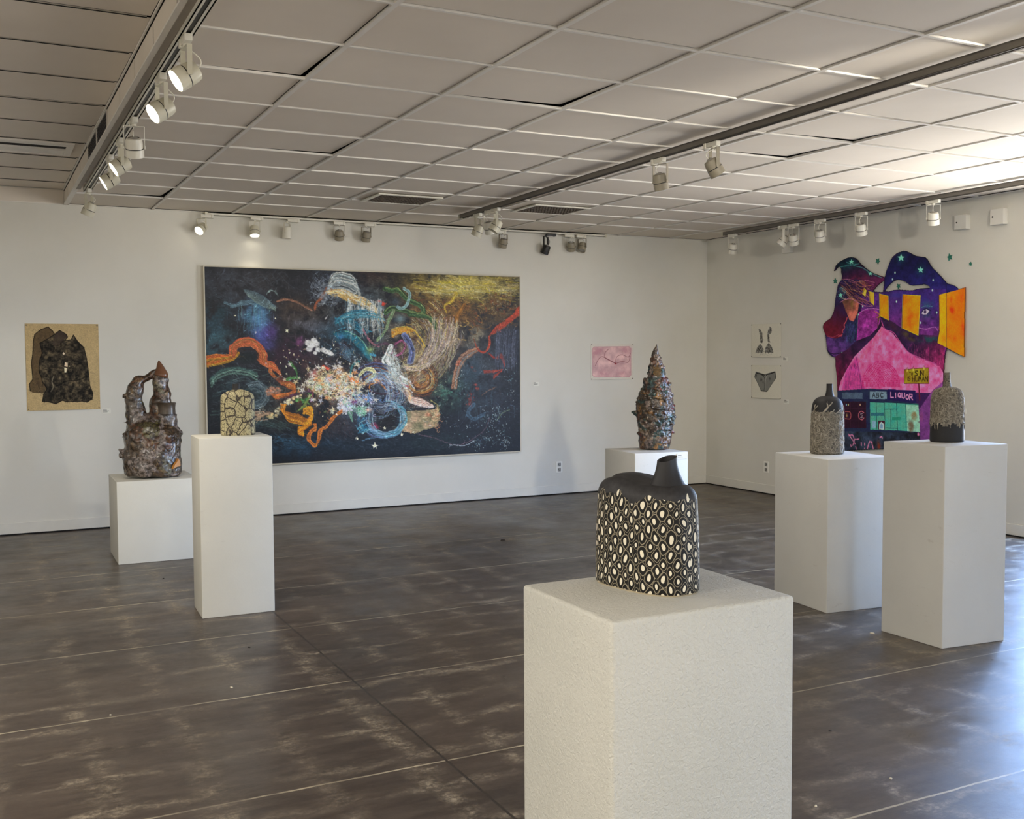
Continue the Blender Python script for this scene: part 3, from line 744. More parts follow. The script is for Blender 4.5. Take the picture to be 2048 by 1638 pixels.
for k in range(6):
    f = k/5; r = 0.0215+0.004*(1-f)**3
    rr.append([(x-0.008+0.002*f, y, 0.262+0.050*f) for x, y in super_ring(r, r*0.8, 28, 3)])
rr.append([(x*0.72-0.002, y*0.72, 0.312) for x, y, z in rr[-1]]); rr.append([(x, y, 0.295) for x, y, z in rr[-1]])
mb.rings(rr); mb.build('neck', M_BCLAY, t, smooth='auto')

# ---- big glazed sculptures (viewed face on: local x runs across the view)
def disp_tex(name, size, depth=3):
    tx = bpy.data.textures.new(name, 'CLOUDS'); tx.noise_scale = size; tx.noise_depth = depth; return tx
def blob_part(mb, path, flat=0.85, n=28):
    """path of (x, y, z, r): tapered closed tube"""
    pts = smooth_prof(path, 4)
    rr = []
    for i, p in enumerate(pts):
        a = Vector(pts[max(i-1, 0)][:3]); b_ = Vector(pts[min(i+1, len(pts)-1)][:3])
        tn = (b_-a).normalized(); sd = Vector((0, 1, 0)); ac = sd.cross(tn).normalized(); c = Vector(p[:3]); r = max(p[3], 0.001)
        rr.append([c+ac*(r*math.cos(2*math.pi*k/n))+sd*(r*flat*math.sin(2*math.pi*k/n)) for k in range(n)])
    mb.rings(rr)
def remesh(o, vox, tx_list):
    m = o.modifiers.new('merge', 'REMESH'); m.mode = 'VOXEL'; m.voxel_size = vox; m.use_smooth_shade = True
    sm = o.modifiers.new('soften', 'SMOOTH'); sm.factor = 0.6; sm.iterations = 3
    for tx, st in tx_list:
        d = o.modifiers.new('relief', 'DISPLACE'); d.texture = tx; d.strength = st; d.mid_level = 0.5; d.texture_coords = 'LOCAL'
def glaze_mat(name, stops, zones, gloss, scale=9):
    m, nt, b = newmat(name); v = coords(nt)
    vo = N(nt, 'ShaderNodeTexVoronoi'); vo.inputs['Scale'].default_value = scale
    dv = N(nt, 'ShaderNodeVectorMath', operation='ADD'); nz = N(nt, 'ShaderNodeTexNoise'); nz.inputs['Scale'].default_value = 7; nz.inputs['Detail'].default_value = 5; nt.links.new(v, nz.inputs['Vector'])
    sc = N(nt, 'ShaderNodeVectorMath', operation='SCALE'); sc.inputs['Scale'].default_value = 0.16; nt.links.new(nz.outputs['Color'], sc.inputs[0])
    nt.links.new(v, dv.inputs[0]); nt.links.new(sc.outputs[0], dv.inputs[1]); nt.links.new(dv.outputs[0], vo.inputs['Vector'])
    sx = N(nt, 'ShaderNodeSeparateColor'); nt.links.new(vo.outputs['Color'], sx.inputs[0])
    c = ramp(nt, sx.outputs[0], stops, 'CONSTANT')
    n2 = noise(nt, v, 38, 6, 0.7)
    c = mix(nt, ramp(nt, n2, [(0.45, (0.9, 0.9, 0.9, 1)), (0.58, (0, 0, 0, 1))]), c, zones)
    n3 = noise(nt, v, 16, 6, 0.7, 1.0)
    c = mix(nt, ramp(nt, n3, [(0.56, (0, 0, 0, 1)), (0.66, (0.6, 0.6, 0.6, 1))]), c, rgb(150, 122, 82))
    nt.links.new(c, b.inputs['Base Color'])
    nt.links.new(ramp(nt, noise(nt, v, 6, 4), [(0.35, (gloss, gloss, gloss, 1)), (0.65, (gloss+0.25,)*3+(1,))]), b.inputs['Roughness'])
    b.inputs['Coat Weight'].default_value = 0.5; b.inputs['Coat Roughness'].default_value = 0.12
    bump(nt, b, math_(nt, 'ADD', n2, math_(nt, 'MULTIPLY', n3, 1.2)), 0.45, 0.005)
    return m
M_GL1 = glaze_mat('brown_mottled_glaze', [(0.0, rgb(74, 56, 40)), (0.18, rgb(128, 114, 106)), (0.36, rgb(98, 84, 70)), (0.52, rgb(86, 80, 48)), (0.62, rgb(146, 134, 128)), (0.80, rgb(96, 66, 48)), (0.92, rgb(112, 106, 84))], rgb(40, 30, 22), 0.10)
def P1(x, z): return ((x-475)*0.000646, (1495-z)*0.000646)
t = thing('arched_sculpture', 'glossy brown glazed sculpture with an open arch and pointed tip on the low pedestal', 'sculpture', (1.193, 8.42, 0.634), (0, 0, -math.atan2(1.19, 8.4)))
mb = MB()
def pth(lst, yo=0.0):
    out = []
    for x, z, r, *rest in lst:
        a, b_ = P1(x, z); out.append((a, rest[0] if rest else yo, b_, r*0.000646))
    return out
blob_part(mb, pth([(475, 1495, 302), (475, 1470, 318), (470, 1380, 335), (465, 1250, 335), (470, 1120, 328), (475, 1000, 318), (470, 930, 285), (470, 870, 225), (480, 830, 120)]), 0.72)
blob_part(mb, pth([(350, 1000, 185), (325, 900, 150), (305, 800, 128), (290, 700, 112), (270, 600, 96), (272, 520, 92), (305, 430, 88), (350, 365, 70), (410, 335, 50), (470, 305, 38), (525, 275, 38), (560, 262, 42)]), 0.8)
blob_part(mb, pth([(600, 1050, 180), (605, 950, 165), (600, 850, 158), (582, 760, 145), (575, 700, 138), (575, 620, 122), (588, 540, 105), (582, 470, 95), (578, 400, 88), (582, 340, 82), (585, 290, 66), (580, 230, 48), (570, 175, 26), (563, 132, 3)]), 0.8)
for a in (((215, 880, 45), (185, 860, 26), (150, 850, 4)), ((700, 790, 50), (735, 780, 24), (758, 765, 4)), ((150, 1200, 40), (120, 1180, 28), (95, 1165, 12)), ((130, 1250, 30), (112, 1235, 24), (100, 1220, 8)), ((760, 1000, 50), (785, 990, 32), (800, 1000, 14)), ((180, 540, 32), (168, 530, 18), (160, 525, 5)), ((160, 1010, 40), (150, 1000, 30), (140, 1005, 18))):
    blob_part(mb, pth(a, -0.02), 0.9, 12)
random.seed(12)
for i in range(26):      # folds and drapes modelled on the surface
    a = random.uniform(math.pi*1.05, math.pi*1.95); z0 = random.uniform(0.05, 0.34); R_ = 0.205; pts = []
    for k in range(7):
        aa = a+k*0.07; zz = z0+0.02*math.sin(k*0.9+i)-k*0.004*(i % 3-1)
        pts.append((R_*math.cos(aa)-0.002, R_*0.72*math.sin(aa), zz, 0.010+0.005*math.sin(k)))
    blob_part(mb, pts, 0.8, 8)
o = mb.build('body', M_GL1, t, smooth=True)
remesh(o, 0.0055, [(disp_tex('folds', 0.09, 1), 0.030), (disp_tex('grain', 0.025, 1), 0.005)])
a, b_ = P1(632, 648)
mb = MB(); rr = []
for k, (r, dz) in enumerate(((0.066, -0.074), (0.064, -0.03), (0.067, 0.0), (0.072, 0.010), (0.066, 0.014), (0.052, 0.006))):
    rr.append([((r*(1+0.025*(q % 2)))*math.cos(2*math.pi*q/64), (r*0.95*(1+0.025*(q % 2)))*math.sin(2*math.pi*q/64), dz) for q in range(64)])
mb.rings(rr); o = mb.build('ribbed_collar', plain('dark_ribbed_glaze', rgb(78, 66, 54), 0.3, var=0.3, vscale=40), t, smooth='auto'); o.location = (a+0.002, -0.045, b_)
a, b_ = P1(578, 300)
mb = MB(); blob_part(mb, [(0.0, 0, -0.012, 0.050), (0.003, 0, 0.0, 0.055), (0.003, 0, 0.016, 0.049), (0, 0, 0.05, 0.033), (-0.006, 0, 0.085, 0.018), (-0.010, 0, 0.112, 0.003)], 0.9)
o = mb.build('pointed_cap', plain('red_brown_glaze', rgb(112, 76, 54), 0.14, var=0.12, vscale=20), t, smooth=True); o.location = (a, -0.006, b_)
a, b_ = P1(728, 1352)
mb = MB().poly([(-0.035, -0.035), (0.0, -0.022), (0.034, -0.018), (0.034, 0.018), (0.020, 0.038), (0.0, 0.012), (-0.018, -0.004)], -0.01, 0.012, axis='y')
o = mb.build('orange_patch', plain('orange_glaze', rgb(186, 126, 58), 0.4, var=0.12), t); o.location = (a, -0.118, b_); o.rotation_euler = (0, 0, math.radians(40))

M_GL2 = glaze_mat('multicoloured_glaze', [(0.0, rgb(46, 74, 72)), (0.24, rgb(116, 100, 92)), (0.38, rgb(92, 56, 34)), (0.54, rgb(66, 50, 32)), (0.68, rgb(44, 66, 68)), (0.78, rgb(112, 34, 28)), (0.85, rgb(136, 120, 108)), (0.94, rgb(140, 100, 50))], rgb(26, 18, 12), 0.3, 17)
def P2(x, z): return ((x-460)*0.00060, (1560-z)*0.00060)
t = thing('spired_sculpture', 'tall spired ceramic sculpture in teal, rust and grey with small horns', 'sculpture', (5.045, 7.255, 0.757), (0, 0, -math.atan2(5.0, 7.25)))
mb = MB()
L_ = [(1560, 255, 650), (1500, 245, 672), (1450, 230, 680), (1380, 243, 692), (1280, 228, 702), (1180, 215, 722), (1100, 205, 738), (1050, 203, 738), (950, 200, 722), (900, 208, 712), (840, 220, 702), (780, 243, 690), (720, 275, 672), (660, 305, 648), (620, 325, 630), (560, 362, 612), (520, 372, 602), (460, 378, 590), (380, 388, 570), (300, 402, 546), (270, 405, 532), (250, 408, 515), (220, 415, 510), (180, 440, 505), (150, 458, 500), (125, 470, 494), (100, 482, 488)]
rr = []
for z, l, r_ in L_:
    x0, zz = P2(l, z); x1, _ = P2(r_, z); c = (x0+x1)/2; hw = (x1-x0)/2
    rr.append([(c+hw*math.cos(2*math.pi*k/40), hw*0.82*math.sin(2*math.pi*k/40), zz) for k in range(40)])
mb.rings(rr)
def pth2(lst, yo=-0.02):
    out = []
    for x, z, r in lst:
        a, b_ = P2(x, z); out.append((a, yo, b_, r*0.0006))
    return out
for a in (((210, 1070, 40), (175, 1058, 30), (130, 1045, 4)), ((640, 670, 36), (665, 655, 24), (682, 635, 5)), ((345, 620, 55), (325, 600, 42), (305, 575, 16)), ((590, 620, 50), (615, 590, 34), (632, 562, 8)), ((225, 920, 30), (205, 912, 20), (188, 912, 6)), ((700, 1130, 50), (735, 1120, 28), (746, 1105, 10)), ((530, 320, 30), (545, 300, 16), (548, 285, 4)), ((670, 820, 50), (700, 815, 34), (718, 815, 18))):
    blob_part(mb, pth2(a), 0.9, 12)
for z0, z1, al in ((640, 800, 0.011), (940, 1030, 0.009), (790, 880, 0.008), (1240, 1300, 0.008), (1180, 1090, 0.008), (1440, 1480, 0.008)):   # twisted ropes round the body
    pts = []
    for k in range(26):
        f = k/25; an = math.pi*1.02+f*math.pi*0.96; zz = z0+(z1-z0)*f
        l = np.interp(-zz, [-q[0] for q in L_], [q[1] for q in L_]); r_ = np.interp(-zz, [-q[0] for q in L_], [q[2] for q in L_])
        x0, z_ = P2(l, zz); x1, _ = P2(r_, zz); c = (x0+x1)/2; hw = (x1-x0)/2+0.002
        pts.append((c+hw*math.cos(an), hw*0.82*math.sin(an), z_, al*(1+0.25*math.sin(k*2.1))))
    blob_part(mb, pts, 0.9, 8)
random.seed(31)
for i in range(70):      # lumps, shells and leaves pressed into the wall
    z = random.uniform(300, 1520); an = random.uniform(math.pi*1.0, math.pi*2.0)
    l = np.interp(-z, [-q[0] for q in L_], [q[1] for q in L_]); r_ = np.interp(-z, [-q[0] for q in L_], [q[2] for q in L_])
    x0, z_ = P2(l, z); x1, _ = P2(r_, z); c = (x0+x1)/2; hw = (x1-x0)/2
    x, y = c+hw*math.cos(an), hw*0.82*math.sin(an); d = random.uniform(-0.018, 0.018); s_ = random.uniform(0.008, 0.016)
    blob_part(mb, [(x-d, y, z_-0.014, s_*0.4), (x, y-0.002, z_, s_), (x+d, y, z_+0.014, s_*0.3)], 0.8, 10)
o = mb.build('body', M_GL2, t, smooth=True)
remesh(o, 0.0045, [(disp_tex('lumps', 0.05), 0.016), (disp_tex('crust', 0.014), 0.010)])
M_SCALE = plain('scaled_gold_brown', rgb(112, 84, 44), 0.35, var=0.4, vscale=60)
a, b_ = P2(485, 485)
mb = MB()
for i in range(7):
    for j in range(6):
        x = (j-2.5)*0.0105+(i % 2)*0.005; z = (i-3)*0.012; y = -0.062*math.sqrt(max(0.05, 1-(x/0.075)**2))
        mb.lathe([(0.0063, 0), (0.0055, 0.004), (0.002, 0.006)], 6, axis=(x*4, -1, 0.2), org=(x, y, z))
o = mb.build('scaled_band', M_SCALE, t, smooth='auto'); o.location = (a, 0.004, b_)

# ------------------------------------------------------------------ painted works (colours laid stroke by stroke on a fine mesh)
def vnoise(shape, cell, seed, ax=1.0):
    """smooth value noise; cell in raster steps, ax stretches it along x"""
    r = np.random.RandomState(seed); h, w_ = shape
    gy, gx = int(h/cell)+3, int(w_/(cell*ax))+3
    g = r.rand(gy, gx)
    y = np.arange(h)/cell; x = np.arange(w_)/(cell*ax)
    y0 = y.astype(int); x0 = x.astype(int); fy = (y-y0); fx = (x-x0)
    fy = (fy*fy*(3-2*fy))[:, None]; fx = (fx*fx*(3-2*fx))[None]
    a = g[y0][:, x0]; b_ = g[y0][:, x0+1]; c = g[y0+1][:, x0]; d = g[y0+1][:, x0+1]
    return (a*(1-fx)+b_*fx)*(1-fy)+(c*(1-fx)+d*fx)*fy
def fbm(shape, cell, seed, octs=4, ax=1.0):
    s = 0; t_ = 0
    for o_ in range(octs):
        k = 0.55**o_; s = s+k*vnoise(shape, max(1.2, cell/2**o_), seed+o_*17, ax); t_ += k
    return s/t_
class Art:
    """raster over a wall rectangle: a runs along the wall in metres, z is up"""
    def __init__(self, a0, a1, z0, z1, res, to_wall, bg, seed=1):
        self.a0, self.a1, self.z0, self.z1, self.res, self.tw = a0, a1, z0, z1, res, to_wall
        self.nx = int(round(abs(a1-a0)/res))+1; self.ny = int(round((z1-z0)/res))+1
        self.sg = 1 if a1 > a0 else -1
        self.c = np.ones((self.ny, self.nx, 3))*np.array(bg)/255.0
        self.rnd = random.Random(seed); self.seed = seed
        self.unit = None
    def xy(self, p):
        a, z = self.tw(*p)
        return ((a-self.a0)*self.sg/self.res, (self.z1-z)/self.res)
    def setunit(self, p, dx=10.0):
        a = self.xy(p); b_ = self.xy((p[0], p[1]+dx)); self.unit = abs(b_[1]-a[1])/dx
    def win(self, xs, ys, m):
        x0 = max(0, int(min(xs)-m)); x1 = min(self.nx, int(max(xs)+m)+2); y0 = max(0, int(min(ys)-m)); y1 = min(self.ny, int(max(ys)+m)+2)
        if x1 <= x0 or y1 <= y0: return None
        yy, xx = np.mgrid[y0:y1, x0:x1]; return x0, x1, y0, y1, xx.astype(float), yy.astype(float)
    def put(self, w_, al, col):
        x0, x1, y0, y1 = w_[:4]; al = np.clip(al, 0, 1)[..., None]
        self.c[y0:y1, x0:x1] = self.c[y0:y1, x0:x1]*(1-al)+np.asarray(col)*al
    def blob(self, p, rx, ry, col, al=1.0, ang=0, hard=1.0, tex=0.0):
        x, y = self.xy(p); u = self.unit; rx *= u; ry *= u
        w_ = self.win([x-rx*2, x+rx*2], [y-ry*2, y+ry*2], 1)
        if w_ is None: return
        ca, sa = math.cos(ang), math.sin(ang); dx = w_[4]-x; dy = w_[5]-y
        d2 = ((dx*ca+dy*sa)/rx)**2+((-dx*sa+dy*ca)/ry)**2
        m = np.exp(-d2**hard*1.2)
        if tex:
            n_ = fbm((self.ny, self.nx), 14, self.seed+7, 4)[w_[2]:w_[3], w_[0]:w_[1]]
            m = np.clip(m*(1+tex*(n_-0.5)*4), 0, 1)
        self.put(w_, m*al, np.array(col)/255.0)
    def stroke(self, pts, w0, col, al=1.0, w1=None, streak=0.25, edge=None, soft=0.8, shade=0.0):
        u = self.unit; w1 = w0 if w1 is None else w1
        P = [self.xy(p) for p in pts]
        if len(P) > 2: P = smooth_prof([tuple(p) for p in P], 4)
        n_ = len(P)-1
        W = max(w0, w1)*u
        w_ = self.win([p[0] for p in P], [p[1] for p in P], W+2)
        if w_ is None: return
        xx, yy = w_[4], w_[5]
        best = np.full(xx.shape, 1e9); off = np.zeros(xx.shape); tt = np.zeros(xx.shape)
        for i in range(n_):
            ax_, ay = P[i]; bx, by = P[i+1]; dx, dy = bx-ax_, by-ay; L2 = dx*dx+dy*dy+1e-9
            t_ = np.clip(((xx-ax_)*dx+(yy-ay)*dy)/L2, 0, 1)
            ex = xx-ax_-t_*dx; ey = yy-ay-t_*dy; d = np.hypot(ex, ey)
            m = d < best; best = np.where(m, d, best)
            s_ = np.sign(dx*ey-dy*ex); off = np.where(m, d*s_, off); tt = np.where(m, (i+t_)/n_, tt)
        ww = (w0+(w1-w0)*tt)*u/2
        m = np.clip((ww-best)/max(soft, 0.01)+0.5, 0, 1)
        c = np.ones(xx.shape+(3,))*np.array(col)/255.0
        rel = off/np.maximum(ww, 0.5)
        if streak:
            ph = self.rnd.random()*9
            c = c*(1+streak*(np.sin(rel*5+ph+tt*3)+0.6*np.sin(rel*11+ph*2+tt*5)+0.4*np.sin(rel*19+ph))[..., None]*0.8)
        if shade: c = c*(1+shade*rel[..., None])
        if edge is not None:
            e = np.clip((np.abs(rel)-0.72)/0.2, 0, 1)[..., None]; c = c*(1-e)+np.array(edge)/255.0*e
        al_ = np.clip(m*al, 0, 1)[..., None]
        x0, x1, y0, y1 = w_[:4]
        self.c[y0:y1, x0:x1] = self.c[y0:y1, x0:x1]*(1-al_)+np.clip(c, 0, 1)*al_
    def mask(self, pts):
        """even-odd polygon mask over the whole raster"""
        P = [self.xy(p) for p in pts]; yy, xx = np.mgrid[0:self.ny, 0:self.nx]; ins = np.zeros(xx.shape, bool)
        n_ = len(P)
        for i in range(n_):
            x1, y1 = P[i]; x2, y2 = P[(i+1) % n_]
            if y1 == y2: continue
            c = ((y1 > yy) != (y2 > yy)) & (xx < (x2-x1)*(yy-y1)/(y2-y1)+x1); ins ^= c
        return ins
    def fill(self, pts, col, al=1.0, tex=0.0, cell=12, col2=None, grad=None, ax=1.0, line=None, lw=1.5):
        m = self.mask(pts).astype(float)*al
        n_ = fbm(m.shape, cell, self.seed+len(pts)+int(pts[0][0]), 4, ax)
        c = np.ones(m.shape+(3,))*np.array(col)/255.0
        if col2 is not None:
            f = n_ if grad is None else 0
            if grad is not None:
                (x0, y0), (x1, y1) = self.xy(grad[0]), self.xy(grad[1]); yy, xx = np.mgrid[0:self.ny, 0:self.nx]
                f = ((xx-x0)*(x1-x0)+(yy-y0)*(y1-y0))/((x1-x0)**2+(y1-y0)**2)+(n_-0.5)*0.5
            f = np.clip((f-0.25)*2, 0, 1)[..., None] if grad is None else np.clip(f, 0, 1)[..., None]
            c = c*(1-f)+np.array(col2)/255.0*f
        if tex: c = c*(1+tex*(n_-0.5)*2)[..., None]
        self.c = self.c*(1-m[..., None])+np.clip(c, 0, 1)*m[..., None]
        if line is not None: self.stroke_raw(pts+[pts[0]], lw, line)
    def stroke_raw(self, pts, w0, col, al=1.0):
        for a, b_ in zip(pts[:-1], pts[1:]): self.stroke([a, b_], w0, col, al, streak=0)
    def dots(self, lst, r, col, al=1.0):
        for p in lst: self.blob(p, r, r, col, al, hard=2)
    def star(self, p, r, col):
        self.fill([(p[0]+r*(1 if k % 2 == 0 else 0.42)*math.sin(k*math.pi/5), p[1]-r*(1 if k % 2 == 0 else 0.42)*math.cos(k*math.pi/5)) for k in range(10)], col)
    def grain(self, amt, cell=3, ax=1.0, seed=5):
        self.c = np.clip(self.c*(1+amt*(fbm(self.c.shape[:2], cell, seed, 3, ax)-0.5)[..., None]*2), 0, 1)
    def warp(self, amp, cell, seed=3):
        dx = (fbm((self.ny, self.nx), cell, seed, 3)-0.5)*2*amp; dy = (fbm((self.ny, self.nx), cell, seed+50, 3)-0.5)*2*amp
        yy, xx = np.mgrid[0:self.ny, 0:self.nx]
        self.c = self.c[np.clip(yy+dy, 0, self.ny-1).astype(int), np.clip(xx+dx, 0, self.nx-1).astype(int)]
    def mesh(self, name, wall, off, mat, parent=None, keep=None, bulge=None, gain=1.0):
        """grid mesh lying on the wall ('back' or 'right'), off metres in front of it"""
        ny, nx = self.ny, self.nx
        a = np.linspace(self.a0, self.a1, nx); z = np.linspace(self.z1, self.z0, ny)
        A, Z = np.meshgrid(a, z)
        O = np.full(A.shape, off, float)
        if bulge is not None: O = O+bulge((A-self.a0)/(self.a1-self.a0), (Z-self.z0)/(self.z1-self.z0))
        co = np.stack([A, D-O, Z], -1) if wall == 'back' else np.stack([RX-O, A, Z], -1)
        idx = np.arange(ny*nx).reshape(ny, nx)
        f = np.stack([idx[:-1, :-1], idx[1:, :-1], idx[1:, 1:], idx[:-1, 1:]], -1).reshape(-1, 4)
        if keep is not None:
            kk = (keep[:-1, :-1] & keep[1:, :-1] & keep[1:, 1:] & keep[:-1, 1:]).ravel(); f = f[kk]
        used = np.unique(f); rem = np.full(ny*nx, -1); rem[used] = np.arange(len(used)); f = rem[f]
        me = bpy.data.meshes.new(name); me.vertices.add(len(used)); me.vertices.foreach_set('co', co.reshape(-1, 3)[used].astype(np.float32).ravel())
        me.loops.add(len(f)*4); me.loops.foreach_set('vertex_index', f.astype(np.int32).ravel())
        me.polygons.add(len(f)); me.polygons.foreach_set('loop_start', np.arange(0, len(f)*4, 4, dtype=np.int32))
        me.update(calc_edges=True)
        cc = np.ones((ny*nx, 4), np.float32); cc[:, :3] = s2l(np.clip(self.c*gain, 0, 1)).reshape(-1, 3)
        at = me.color_attributes.new('paint', 'FLOAT_COLOR', 'POINT'); at.data.foreach_set('color', cc[used].ravel())
        me.materials.append(mat)
        o = bpy.data.objects.new(name, me); link(o, parent); return o

def paint_mat(name, rough, bmp, scale):
    m, nt, b = newmat(name)
    at = N(nt, 'ShaderNodeAttribute', attribute_name='paint'); v = coords(nt)
    n_ = ramp(nt, noise(nt, v, scale, 4, 0.6), [(0.3, (0.92, 0.92, 0.92, 1)), (0.7, (1.0, 1.0, 1.0, 1))])
    nt.links.new(mix(nt, 1.0, at.outputs['Color'], n_, 'MULTIPLY'), b.inputs['Base Color'])
    b.inputs['Roughness'].default_value = rough; b.inputs['Specular IOR Level'].default_value = 0.22; bump(nt, b, noise(nt, v, scale, 4), bmp, 0.002)
    return m
M_OIL = paint_mat('oil_paint', 0.42, 0.25, 140)
M_PAPER = paint_mat('printed_paper', 0.75, 0.1, 90)
M_CUT = paint_mat('painted_panel', 0.55, 0.15, 120)
M_SHEET = plain('white_paper', rgb(232, 230, 220), 0.8, var=0.02)
M_PIN = plain('map_pin', rgb(92, 84, 74), 0.4)
bw = lambda u, v: tuple(on_back(u, v, D-0.05)[[0, 2]])
bw0 = lambda u, v: tuple(on_back(u, v, D-0.008)[[0, 2]])
rw = lambda u, v: tuple(on_right(u, v, RX-0.03)[[1, 2]])

# ---- the large dark painting
px0, px1, pz0, pz1 = 1.912, 5.203, 0.513, 2.378
A = Art(px0, px1, pz0, pz1, 0.0048, lambda x, y: bw(400+x/3.103, 500+y/3.103), (20, 22, 28), 3); A.setunit((1000, 650))
R_ = random.Random(77)
def S(pts, w, col, al=1.0, **k): A.stroke(pts, w, col, al, **k)
def B(x, y, rx, ry, col, al=1.0, **k): A.blob((x, y), rx, ry, col, al, **k)
nz = fbm((A.ny, A.nx), 40, 2, 5, 1.8); A.c = A.c*(0.55+0.9*nz[..., None])
# underpainting
B(200, 230, 260, 110, (44, 48, 58), .8, tex=1); B(450, 200, 200, 60, (34, 34, 38), .7, tex=1); B(760, 150, 90, 50, (40, 46, 56), .6, tex=1)
B(90, 440, 90, 120, (26, 50, 62), .8, tex=1); B(110, 590, 100, 70, (44, 74, 84), .7, tex=1.2); B(600, 420, 150, 120, (50, 42, 40), .8, tex=1)
B(680, 470, 120, 50, (86, 90, 104), .6, tex=1.6); B(720, 380, 110, 60, (56, 48, 44), .6, tex=1); B(540, 650, 130, 110, (38, 22, 34), .8, tex=.8); B(630, 620, 110, 60, (60, 38, 58), .5, tex=1)
B(620, 570, 60, 28, (112, 56, 102), .7, tex=1); B(900, 600, 110, 70, (40, 30, 40), .5)
B(1060, 180, 120, 70, (40, 26, 26), .8, tex=1); B(1130, 260, 90, 70, (34, 42, 48), .7, tex=1)
B(1600, 230, 320, 90, (142, 118, 52), .9, tex=.6); B(1680, 210, 200, 55, (178, 160, 84), .9, tex=.6); B(1420, 260, 140, 90, (92, 66, 32), .8, tex=.8)
B(1500, 400, 200, 90, (96, 66, 34), .85, tex=.8); B(1620, 370, 90, 70, (140, 92, 36), .7, tex=.7); B(1850, 330, 140, 110, (66, 52, 32), .85, tex=1.4); B(1800, 430, 120, 60, (48, 38, 28), .8, tex=1)
B(1700, 540, 85, 70, (152, 138, 108), .85, tex=.8); B(1450, 600, 120, 150, (108, 86, 64), .8, tex=1); B(1560, 560, 90, 100, (130, 104, 78), .6, tex=1)
B(1900, 560, 110, 120, (40, 44, 58), .95, tex=.5); B(1760, 850, 190, 190, (38, 44, 54), .9, tex=.8); B(1650, 780, 60, 130, (44, 60, 72), .8, tex=.9); B(1560, 880, 110, 90, (40, 62, 56), .6, tex=1.2)
B(1000, 1220, 500, 60, (20, 28, 36), .9); B(600, 1200, 260, 80, (24, 42, 58), .9, tex=.8); B(1500, 1190, 260, 70, (24, 34, 38), .8, tex=.8); B(300, 1010, 260, 120, (22, 28, 30), .8)
B(800, 700, 210, 60, (48, 30, 34), .6, tex=1.5); B(1250, 640, 140, 120, (62, 50, 46), .6, tex=1)
B(870, 980, 200, 130, (46, 34, 30), .6, tex=1.2)
B(1620, 240, 380, 110, (150, 128, 62), .75, tex=.8); B(1680, 215, 260, 50, (196, 182, 96), .7, tex=.6); B(1480, 380, 260, 110, (104, 72, 36), .7, tex=1)
B(1380, 570, 230, 210, (112, 90, 62), .75, tex=1); B(1180, 480, 150, 160, (84, 78, 70), .6, tex=1.2); B(1860, 360, 150, 100, (86, 66, 40), .7, tex=1.2)
B(850, 860, 220, 120, (120, 92, 66), .75, tex=1.2); B(1050, 950, 220, 170, (54, 70, 92), .8, tex=1); B(1330, 820, 150, 120, (96, 62, 40), .8, tex=1); B(1560, 880, 150, 110, (50, 80, 72), .6, tex=1.2)
B(1720, 700, 190, 120, (62, 68, 76), .7, tex=1); B(960, 330, 180, 130, (76, 88, 96), .7, tex=1.2); B(940, 560, 180, 120, (36, 78, 96), .7, tex=1); B(500, 900, 180, 110, (66, 48, 40), .6, tex=1.2); B(300, 880, 200, 130, (34, 50, 56), .7, tex=1); B(620, 1080, 220, 90, (38, 40, 40), .6, tex=1)
# speckled smoke and bristle texture over the dark
for i in range(520):
    x = R_.uniform(50, 1970); y = R_.uniform(120, 1260); L = R_.uniform(20, 80); a = R_.gauss(0.05, 0.25) if y < 900 else R_.gauss(0, .5)
    g = R_.uniform(.6, 1.5); i_, j_ = [int(q) for q in A.xy((x, y))]
    if 0 <= i_ < A.nx and 0 <= j_ < A.ny:
        c = np.clip(A.c[j_, i_]*255*g+R_.uniform(-4, 12), 4, 255); S([(x, y), (x+L*.5*math.cos(a), y+L*.5*math.sin(a)+R_.uniform(-6, 6)), (x+L*math.cos(a), y+L*math.sin(a))], R_.uniform(3, 9), c, .45)
# blue fall of paint
B(330, 390, 70, 70, (64, 112, 152), .85, tex=.7); B(370, 450, 65, 90, (66, 112, 158), .9, tex=.6); B(400, 530, 60, 60, (66, 72, 144), .85, tex=.6); B(440, 510, 40, 60, (66, 44, 100), .8); B(410, 590, 50, 30, (58, 56, 110), .7)
for i in range(60):
    x = R_.gauss(345, 55); y = R_.uniform(310, 430); S([(x, y), (x+R_.uniform(-3, 3), y+R_.uniform(40, 150))], R_.uniform(1.5, 5), (R_.randint(70, 130), R_.randint(130, 170), R_.randint(160, 200)), .28)
for p in ([(150, 325), (210, 340), (260, 320), (330, 315)], [(190, 350), (260, 335), (320, 330), (350, 350)]): S(p, 14, (96, 132, 150), .55)
for k in range(9): S([(270+k*4, 245+k*5), (340, 262+k*7), (400, 290+k*8), (440, 330+k*4), (468, 345+k*4)], 6, (88+k*4, 116+k*3, 128), .55)
for k in range(7): S([(410+k*3, 275-k*4), (430+k*5, 252), (470+k*2, 250+k*6)], 4, (110, 130, 130), .45)
S([(478, 318), (540, 305), (600, 320), (650, 348), (690, 372)], 13, (150, 100, 76), .8, shade=.3); B(600, 350, 80, 35, (70, 52, 42), .6)
for k in range(16): S([(110+k*26, 160+R_.uniform(-20, 60)), (150+k*26, 150+R_.uniform(-20, 60)), (190+k*26, 175+R_.uniform(-20, 60))], 5, (62, 68, 80), .35)
